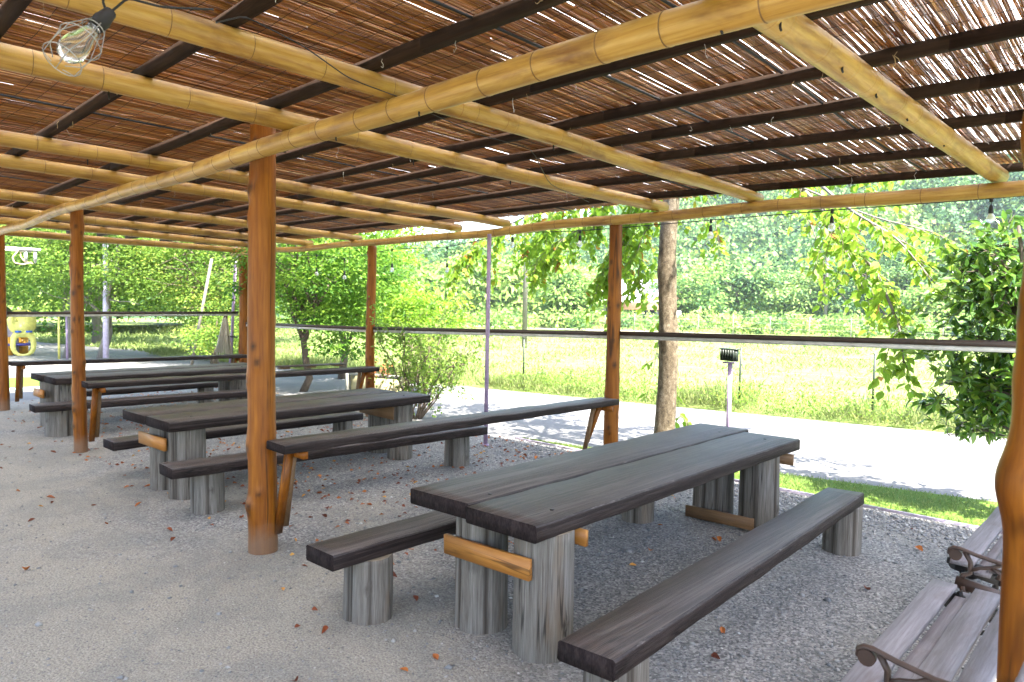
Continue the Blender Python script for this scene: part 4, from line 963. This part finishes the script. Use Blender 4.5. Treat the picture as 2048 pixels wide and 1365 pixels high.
def branch(pts, r0, seed, tw, Lt, dens=1.0, nsub=0):
    m2 = MB(); P_ = [Vector(p) for p in pts]; Q = []
    for i in range(len(P_)-1):
        for k in range(5): Q.append(P_[i].lerp(P_[i+1], k/5))
    Q.append(P_[-1]); Q = [Q[0]]+[(Q[i-1]+Q[i]+Q[i+1])/3 for i in range(1, len(Q)-1)]+[Q[-1]]
    m2.tube(Q, [r0*(1-.8*i/(len(Q)-1)) for i in range(len(Q))], 8); m2.build('limb', 'bark_pale', t, True)
    m3 = MB(); r = random.Random(seed)
    for k in range(tw):
        i = int((.15+.85*(k+r.random())/tw)*(len(Q)-2)); d = (Q[i+1]-Q[i]).normalized(); sd_ = r.choice((-1, 1))
        hang(m3, Q[i].lerp(Q[i+1], r.random()), Lt*r.uniform(.5, 1.15), seed*100+k, dens, (d.x*.5+sd_*d.y*.6, d.y*.5-sd_*d.x*.6))
    m3.build('twig', 'twig', t, kind='stuff')
top = (-3.88, 6.48, 3.3)
branch([top, (-3.2, 7.3, 3.3), (-2.35, 6.9, 2.45), (-1.95, 6.9, 1.95), (-1.75, 6.9, 1.45), (-1.70, 6.9, 1.1)], .028, 1, 36, .55)
branch([top, (-2.9, 7.0, 3.2), (-2.2, 6.8, 2.55), (-1.75, 6.7, 2.25), (-1.45, 6.7, 1.85)], .022, 2, 26, .5)
branch([(-3.0, 7.1, 3.22), (-2.6, 7.3, 2.6), (-2.3, 7.3, 2.1), (-2.1, 7.3, 1.6)], .014, 3, 20, .5)
branch([(-2.75, 7.0, 2.85), (-2.2, 7.5, 2.55), (-1.6, 7.6, 2.35), (-1.3, 7.6, 1.95)], .012, 4, 24, .5)
branch([(-3.2, 7.3, 3.3), (-2.9, 7.6, 2.7), (-2.7, 7.6, 2.2), (-2.65, 7.6, 1.8)], .012, 5, 15, .45, .7)
branch([top, (-4.8, 7.0, 3.2), (-6.2, 7.1, 2.95), (-7.2, 7.1, 2.65), (-7.7, 7.1, 2.3)], .026, 6, 60, .8)
branch([(-4.6, 6.9, 3.2), (-5.3, 7.2, 2.8), (-6.0, 7.2, 2.45), (-6.3, 7.2, 2.2)], .016, 7, 50, .65)
branch([(-4.4, 6.9, 3.2), (-4.9, 7.3, 2.7), (-5.1, 7.3, 2.3), (-5.2, 7.3, 1.9)], .014, 8, 44, .65)
branch([(-5.6, 7.1, 3.1), (-6.4, 7.6, 2.8), (-6.9, 7.7, 2.5)], .012, 9, 40, .65)
branch([(-4.2, 6.8, 3.25), (-4.5, 7.2, 2.8), (-4.7, 7.2, 2.3), (-4.75, 7.2, 1.75)], .012, 10, 28, .5)
branch([(-4.05, 6.75, 3.3), (-4.12, 6.85, 2.4), (-4.16, 6.85, 1.7), (-4.22, 6.85, 1.1), (-4.35, 6.85, .55)], .009, 11, 9, .30, .8)
branch([(-4.22, 6.85, 1.1), (-4.1, 6.9, .7), (-4.05, 6.9, .35)], .006, 12, 7, .28)
branch([(-3.9, 6.5, 3.2), (-3.6, 6.9, 2.7), (-3.5, 6.9, 2.2)], .010, 13, 10, .4, .8)
branch([(-3.75, 6.45, .55), (-3.62, 6.5, .42), (-3.5, 6.5, .3)], .004, 14, 5, .22)
branch([top, (-3.4, 5.6, 3.5), (-2.5, 4.9, 3.6)], .03, 15, 14, .3); branch([top, (-4.8, 5.7, 3.6), (-6, 5.3, 3.7)], .03, 16, 14, .3)
branch([top, (-3.2, 8.0, 3.6), (-2.2, 9.0, 3.2)], .03, 17, 50, .65); branch([top, (-4.9, 8.0, 3.6), (-5.8, 8.8, 3.2)], .03, 18, 26, .6)
P, D, ti = crown_leaves((-3.9, 7.0, 4.7), (2.0, 1.6, 1.1), 1500, 40, .35, r_, .4, (.2, 1), -.5)
leaves('upper_foliage', P, D, .11, .06, 'leaf_lime', t, ti, r_=r_)
LP = np.array(LP); LDr = np.array(LDr); m_ = LP[:, 1] > 6.0; LP, LDr = LP[m_], LDr[m_]
dist = np.linalg.norm(LP-np.array([0, 0, 1.6]), axis=1); order = np.argsort(dist); vis = [i for i in order if LP[i, 2] < 2.75]; big = vis[:300]; rest = np.setdiff1d(np.arange(len(LP)), big)
single_leaves(LP[big], LDr[big], .105, .058, 'leaf_lime', t, [.45, .55, .7, .8, .92, .62])
leaves('leaf_cluster', LP[rest], LDr[rest], 0.105*r_.uniform(.7, 1.2, len(rest)), .06, 'leaf_lime', t, .64+.17*r_.normal(size=len(rest)), detail=2, r_=r_)

# glossy evergreen shrub at the right edge
t = thing('evergreen_shrub', (-.75, 6.75, 0), 'glossy dark green shrub at the right edge, outside the rail', 'shrub')
P = []; D = []; r_ = np.random.default_rng(44)
mb = MB(); tr_ = limb(mb, (-.75, 6.8, -.05), (-.9, 6.75, 2.3), .045, .012, 900, 10, 10, 0, .03); mb.build('trunk', 'bark_dark', t, True)
for k in range(46):
    f = r_.uniform(.34, 1); p = tr_[int(f*10)]; a = r_.uniform(1.7, 5.6) if k % 4 else r_.uniform(0, 6.28); Lb = r_.uniform(.3, .68)*(1.05-.45*abs(f-.55))
    e = p+Vector((math.cos(a)*Lb, math.sin(a)*Lb*.6, r_.uniform(-.2, .35)+(.15 if f < .42 else 0)))
    mb = MB(); q = limb(mb, p, e, .012, .003, 910+k, 6, 6, .05)
    for j in range(2, 7):
        for s in range(3):
            e2 = q[j]+Vector(r_.normal(size=3))*.13; limb(mb, q[j], e2, .003, .0015, k*40+j*3+s, 4, 3)
            for l_ in range(7): 
                P.append(tuple(q[j].lerp(e2, r_.uniform(.3, 1.1)))); dd = (e2-q[j]).normalized(); D.append(tuple(dd*.7+Vector(r_.normal(size=3))*.65+Vector((0, 0, -.25))))
    mb.build('limb', 'bark_dark', t, True)
P = np.array(P); D = np.array(D); k_ = (P[:, 2] > .60) & (r_.random(len(P)) < .85); P, D = P[k_], D[k_]; dist = np.linalg.norm(P-np.array([0, 0, 1.6]), axis=1)+(P[:, 0] > -.85)*2; order = np.argsort(dist); big = order[:280]; rest = order[280:]
single_leaves(P[big], D[big], .108, .044, 'leaf_gloss', t, [.4, .55, .7, .8, .95, .6])
leaves('leaf_cluster', P[rest], D[rest], 0.105*r_.uniform(.7, 1.2, len(rest)), .042, 'leaf_gloss', t, .70+.22*r_.normal(size=len(rest)), detail=2, r_=r_)

# ---------------------------------------------------------------- grove and far woods
def crowns(name, mat, items, ncard, card, asp, label, cat, seed, droop=0., core='hillside'):
    r_ = np.random.default_rng(seed); PP = []; DD = []; TT = []; NN = []; LL = []
    cv = []; cf = []
    for (x, y, z, rx, rz, sh) in items:
        d = unit(r_.normal(size=(ncard, 3))*np.array([1, 1, .9])); d[:, 2] = np.where(d[:, 2] < -.35, -d[:, 2], d[:, 2])
        lob = 1+.16*np.sin(4*d[:, 0]+x)+.14*np.sin(5*d[:, 1]+y)+.10*np.sin(9*d[:, 2]+x)
        q = lob*r_.uniform(.72, 1.05, ncard)
        PP.append(np.array([x, y, z])+d*np.array([rx, rx, rz])*q[:, None]); DD.append(unit(r_.normal(size=(ncard, 3)))+np.array([0, 0, droop]))
        NN.append(d+r_.normal(size=(ncard, 3))*.32); TT.append(np.clip(sh+.17*r_.normal(size=ncard)+.10*(q-.88)/.15, 0, 1)); LL.append(np.full(ncard, card)*r_.uniform(.6, 1.35, ncard))  # cards deeper in a crown get a darker tint: shade put into the colour
    PP, DD, NN, TT, LL = (np.concatenate(a) for a in (PP, DD, NN, TT, LL))
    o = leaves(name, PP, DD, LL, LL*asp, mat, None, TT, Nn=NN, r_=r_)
    return tag(o, label, cat, kind='stuff')
r_ = np.random.default_rng(70); items = []
for k in range(1150):
    a = r_.uniform(-.42, .78); r = (r_.uniform(78**2, 218**2))**.5; x, y = polar(a, r); z = float(hillh(a, r))
    if z < .3 and r_.random() < .5: continue
    s = (2.2+4.2*r_.random()**2)*(.8+.25*r/150); items.append((x, y, z+s*.55, s, s*r_.uniform(.8, 1.25), float(np.clip(.38+.24*r_.normal(), .05, .9))))
crowns('hill_woods', 'leaf_far', items, 320, .62, .9, 'dense blue green woods covering the hill behind the meadow', 'woods', 71)
items = []
for k in range(44):       # feathery bamboo grove
    px = 640+k*13+r_.uniform(-12, 12); a = pxaz(px); r = r_.uniform(58, 74); x, y = polar(a, r); h_ = np.interp(px, [660, 860, 960, 1120, 1320], [4.2, 5.2, 6.2, 5.6, 4.0])*r_.uniform(.8, 1.1)*r/62
    items.append((x, y, h_*.42, r_.uniform(1.6, 2.6), h_*.55, r_.uniform(.3, .85)))
crowns('bamboo_grove', 'leaf_bamboo', items, 700, .75, .32, 'feathery light green bamboo grove beyond the meadow', 'bamboo grove', 72, -.5)
items = []
for k in range(150):      # hedge line and scrub at the meadow edge
    px = r_.uniform(560, 2300); a = pxaz(px); r = r_.uniform(50, 62); x, y = polar(a, r); s = r_.uniform(.5, 1.2); items.append((x, y, s*.4, s*1.3, s, r_.uniform(.3, .9)))
crowns('meadow_scrub', 'leaf_bamboo', items, 150, .32, .5, 'low scrub along the far edge of the meadow', 'scrub', 73)
lab = ['round pale green tree left of the tiny white shed', 'wide tree just right of the tiny white shed', 'tree at the foot of the hill under the drooping branch', 'dark tree at the hill foot left of the evergreen shrub', 'small tree right of the meadow utility pole', 'tall conifer like tree in the grove behind the lilac pole', 'low round tree at the far right of the meadow']
for i, (px, r, h_, rr_, m, sh) in enumerate([(1370, 64, 5.2, 3.0, 'leaf_bamboo', .0), (1475, 68, 6.2, 3.4, 'leaf_far', .1), (1600, 72, 5.5, 3.6, 'leaf_far', .2), (1760, 70, 6.8, 3.8, 'leaf_far', -.1), (1130, 56, 4.2, 1.7, 'leaf_bamboo', .1), (935, 70, 8.2, 2.2, 'leaf_far', -.05), (1880, 60, 3.6, 2.4, 'leaf_bamboo', .15)]):
    x, y = polar(pxaz(px), r)
    tree('far_tree', lab[i], 'tree', (x, y, 0), None, (x, y, h_*.56), (rr_, rr_, h_*.5), 5000, 80, .42, m, 'bark_pale', 200+i, 'trees at the foot of the hill', spread=.6, nl=5, trunk_r=.2, shift=sh)
# left part: woods behind the garden trees
items = []
for k in range(60):
    a = r_.uniform(-.80, -.34); r = r_.uniform(38, 60); x, y = polar(a, r); s = r_.uniform(1.6, 2.9); items.append((x, y, s*.9, s, s*1.1, r_.uniform(.1, .7)))
crowns('left_woods', 'leaf_far', items, 420, .6, .6, 'darker woods behind the garden trees on the left', 'woods', 75)

# ---------------------------------------------------------------- grass
def blades(name, P, H, Wd, label, seed, lean=.35, tint=.5, tv=.2):
    r_ = np.random.default_rng(seed); n = len(P); D = unit(r_.normal(size=(n, 3))*np.array([lean, lean, .1])+np.array([0, 0, 1])); a = r_.uniform(0, 6.28, n)
    Nn = np.stack([np.cos(a), np.sin(a), np.zeros(n)], 1)
    o = leaves(name, P, D, H*r_.uniform(.5, 1.3, n), Wd, 'grass', None, tint+tv*r_.normal(size=n), Nn=Nn, r_=r_, fold=.1)
    return tag(o, label, 'grass', kind='stuff')
def scatter(n, f, r_):
    out = []
    while len(out) < n:
        p = f(r_)
        if p is not None: out.append(p)
    return np.array(out)
r_ = np.random.default_rng(80)
X = r_.uniform(-22, 3, 26000); Y = 11.12+.17*X+np.abs(r_.normal(size=26000))*1.1
blades('verge_grass', np.stack([X, Y, np.zeros(len(X))], 1), .20*(1+.9*np.clip(np.sin(X*1.9+np.sin(X*5)), -.8, 1))*.8+.03, .012, 'tall grass along the far edge of the road', 81, .6, .78)
X = r_.uniform(-45, 8, 60000); Y = 12+.17*X+r_.uniform(0, 1, 60000)**1.6*26; cl = np.sin(X*1.3+2*np.sin(Y*.7))*np.sin(Y*1.1+1.5*np.sin(X*.5))
k = cl+r_.normal(size=len(X))*.5 > -.1; X, Y = X[k], Y[k]; dd = np.hypot(X, Y)
blades('meadow_grass', np.stack([X, Y, np.zeros(len(X))-.02], 1), .10+.003*dd, .009+.0013*dd, 'sunlit meadow grass beyond the road', 82, .9, .66, .2)
X = r_.uniform(-5.6, 2.5, 16000); Y = 6.11+r_.uniform(0, 1, 16000)*(1.2+.21*X-.02); k = Y < LA(X)-.01; X, Y = X[k], Y[k]
blades('strip_grass', np.stack([X, Y, np.zeros(len(X))], 1), .035, .006, 'short bright lawn strip between the kerb and the road', 83, .6, .5)
X = r_.uniform(-9.5, 2, 500); Y = LB(X)+r_.uniform(0, .6, 500)
P = np.repeat(np.stack([X, Y, r_.uniform(.05, .4, 500)], 1), 14, 0)+r_.normal(size=(7000, 3))*.09
tag(leaves('verge_weeds', P, r_.normal(size=(7000, 3))+np.array([0, 0, .3]), .05, .025, 'leaf_mid', None, .6+.2*r_.normal(size=7000), r_=r_), 'leafy weeds mixed into the roadside grass', 'weeds', kind='stuff')

# ---------------------------------------------------------------- loose gravel and fallen leaves
def pebbles(name, X, Y, S, label, seed):
    r_ = np.random.default_rng(seed); n = len(X); o6 = np.array([[1, 0, 0], [-1, 0, 0], [0, 1, 0], [0, -1, 0], [0, 0, 1], [0, 0, -1.]])
    F0 = np.array([[0, 2, 4], [2, 1, 4], [1, 3, 4], [3, 0, 4], [2, 0, 5], [1, 2, 5], [3, 1, 5], [0, 3, 5]])
    V = o6[None]*r_.uniform(.55, 1.2, (n, 6, 1))*S[:, None, None]*np.array([1, 1, .6]); a = r_.uniform(0, 6.28, n); c, s = np.cos(a)[:, None], np.sin(a)[:, None]
    x = V[:, :, 0]*c-V[:, :, 1]*s; y = V[:, :, 0]*s+V[:, :, 1]*c
    V = np.stack([x+X[:, None], y+Y[:, None], V[:, :, 2]+S[:, None]*.15], 2).reshape(-1, 3); F = (np.arange(n)[:, None, None]*6+F0[None]).reshape(-1, 3)
    return tag(raw(name, V, F, 'pebble', attr={'tint': np.repeat(np.clip(.45+.22*r_.normal(size=n), 0, 1), 6)}), label, 'gravel', kind='stuff')
r_ = np.random.default_rng(90); n = 105000
a = r_.uniform(-.66, .66, n); r = r_.uniform(1.3, 9.5, n)**1.0; X = r*(-math.sin(YAW)*np.cos(a)+math.cos(YAW)*np.sin(a)); Y = r*(math.cos(YAW)*np.cos(a)+math.sin(YAW)*np.sin(a))
loose = np.clip((Y-1.6)/2.2, .12, 1)*(.65+.35*np.sin(X*2.1+np.sin(Y*3))*np.sin(Y*1.7)); k = (r_.random(n) < loose) & (Y < 6.05) & (X < 5); X, Y = X[k], Y[k]
pebbles('loose_gravel', X, Y, np.exp(r_.normal(size=len(X))*.48)*.0052, 'loose grey gravel stones scattered under the shelter', 91)
X = r_.uniform(-5.8, 2.0, 11000); Y = 6.05-np.abs(r_.normal(size=11000))*.35; pebbles('drip_line_gravel', X, Y, np.exp(r_.normal(size=len(X))*.35)*.011, 'coarse dark gravel along the kerb', 92)
X = r_.uniform(-6, -.4, 60); Y = r_.uniform(.9, 5, 60); pebbles('scattered_stones', X, Y, r_.uniform(.010, .018, 60), 'a few larger stones lying on the sand', 93)
lm = []
for i in range(7):
    me = bpy.data.meshes.new('fallen_leaf'); cu = rnd.uniform(.15, .6); W_ = rnd.uniform(.38, .6)
    V = [(t_, s_*W_, .08+abs(s_)*cu+.35*cu*(t_-.5)**2) for t_, s_ in ((-.5, 0), (-.25, .42), (0, .5), (.28, .28), (.5, 0), (.28, -.28), (0, -.5), (-.25, -.42), (0, 0))]
    me.from_pydata(V, [], [(0, 1, 8), (1, 2, 8), (2, 3, 8), (3, 4, 8), (4, 5, 8), (5, 6, 8), (6, 7, 8), (7, 0, 8)]); me.materials.append(M['dead_leaf'])
    at = me.attributes.new('tint', 'FLOAT', 'POINT'); at.data.foreach_set('value', [.05+.15*i]*9); lm.append(me)
LV = [(-2.6, 1.45), (-3.05, 1.7), (-2.93, 1.78), (-2.7, 1.18), (-2.35, 2.0)]
pos = []
while len(pos) < 290:
    if rnd.random() < .6:   # drifts behind and between the tables
        x = rnd.choice([-4.6, -4.9, -7.2, -7.6, -8.8, -9.4, -11.0, -3.5, -12.3])+rnd.gauss(0, .45); y = rnd.uniform(2.3, 5.9)
    elif rnd.random() < .5: x = rnd.uniform(-13, -4.6); y = rnd.uniform(.8, 3)
    else: x = rnd.uniform(-5, -.9); y = rnd.uniform(1.6, 5.9)
    if x > -13.1 and y < 6 and not (-2.7 < x < -1.9 and y < 2.5 and y > 2.2): pos.append((x, y))
for i, (x, y) in enumerate(LV+pos):
    o = bpy.data.objects.new('fallen_leaf', lm[i % 7]); col.objects.link(o); s = rnd.uniform(.035, .075); o.location = (x, y, .001); o.scale = (s, s, s)
    o.rotation_euler = (rnd.gauss(0, .25), rnd.gauss(0, .25), rnd.uniform(0, 6.28)); tag(o, 'curled brown leaf fallen on the gravel under the shelter', 'leaf', 'fallen leaves on the gravel')
n = 1300; X = rng.uniform(-13, -3.2, n); Y = 2+4*rng.uniform(0, 1, n)**.8; X += .25*np.sin(Y*4); a = rng.uniform(0, 6.28, n)
tag(leaves('leaf_litter', np.stack([X, Y, np.full(n, .009)], 1), np.stack([np.cos(a), np.sin(a), rng.normal(size=n)*.15], 1), .045, .025, 'dead_leaf', None, rng.uniform(0, 1, n)), 'small brown leaf litter between the far tables', 'leaf litter', kind='stuff')
for o in list(sc.objects):
    for k_ in list(o.keys()):
        if k_ == 'wl': del o[k_]

# ---------------------------------------------------------------- hazy summer air
n = N('thin_haze'); pv = n.n('VolumePrincipled'); pv.inputs['Color'].default_value = (.86, .93, 1, 1); pv.inputs['Density'].default_value = .0004; pv.inputs['Anisotropy'].default_value = .2
n.l(pv.outputs[0], n.out.inputs['Volume']); M['haze'] = n.m
mb = MB(); mb.box(-300, 300, -300, 300, -1.1, 75); o = mb.build('haze', 'haze'); tag(o, 'thin bluish summer haze over the meadow and the wooded hill', 'haze', kind='stuff')
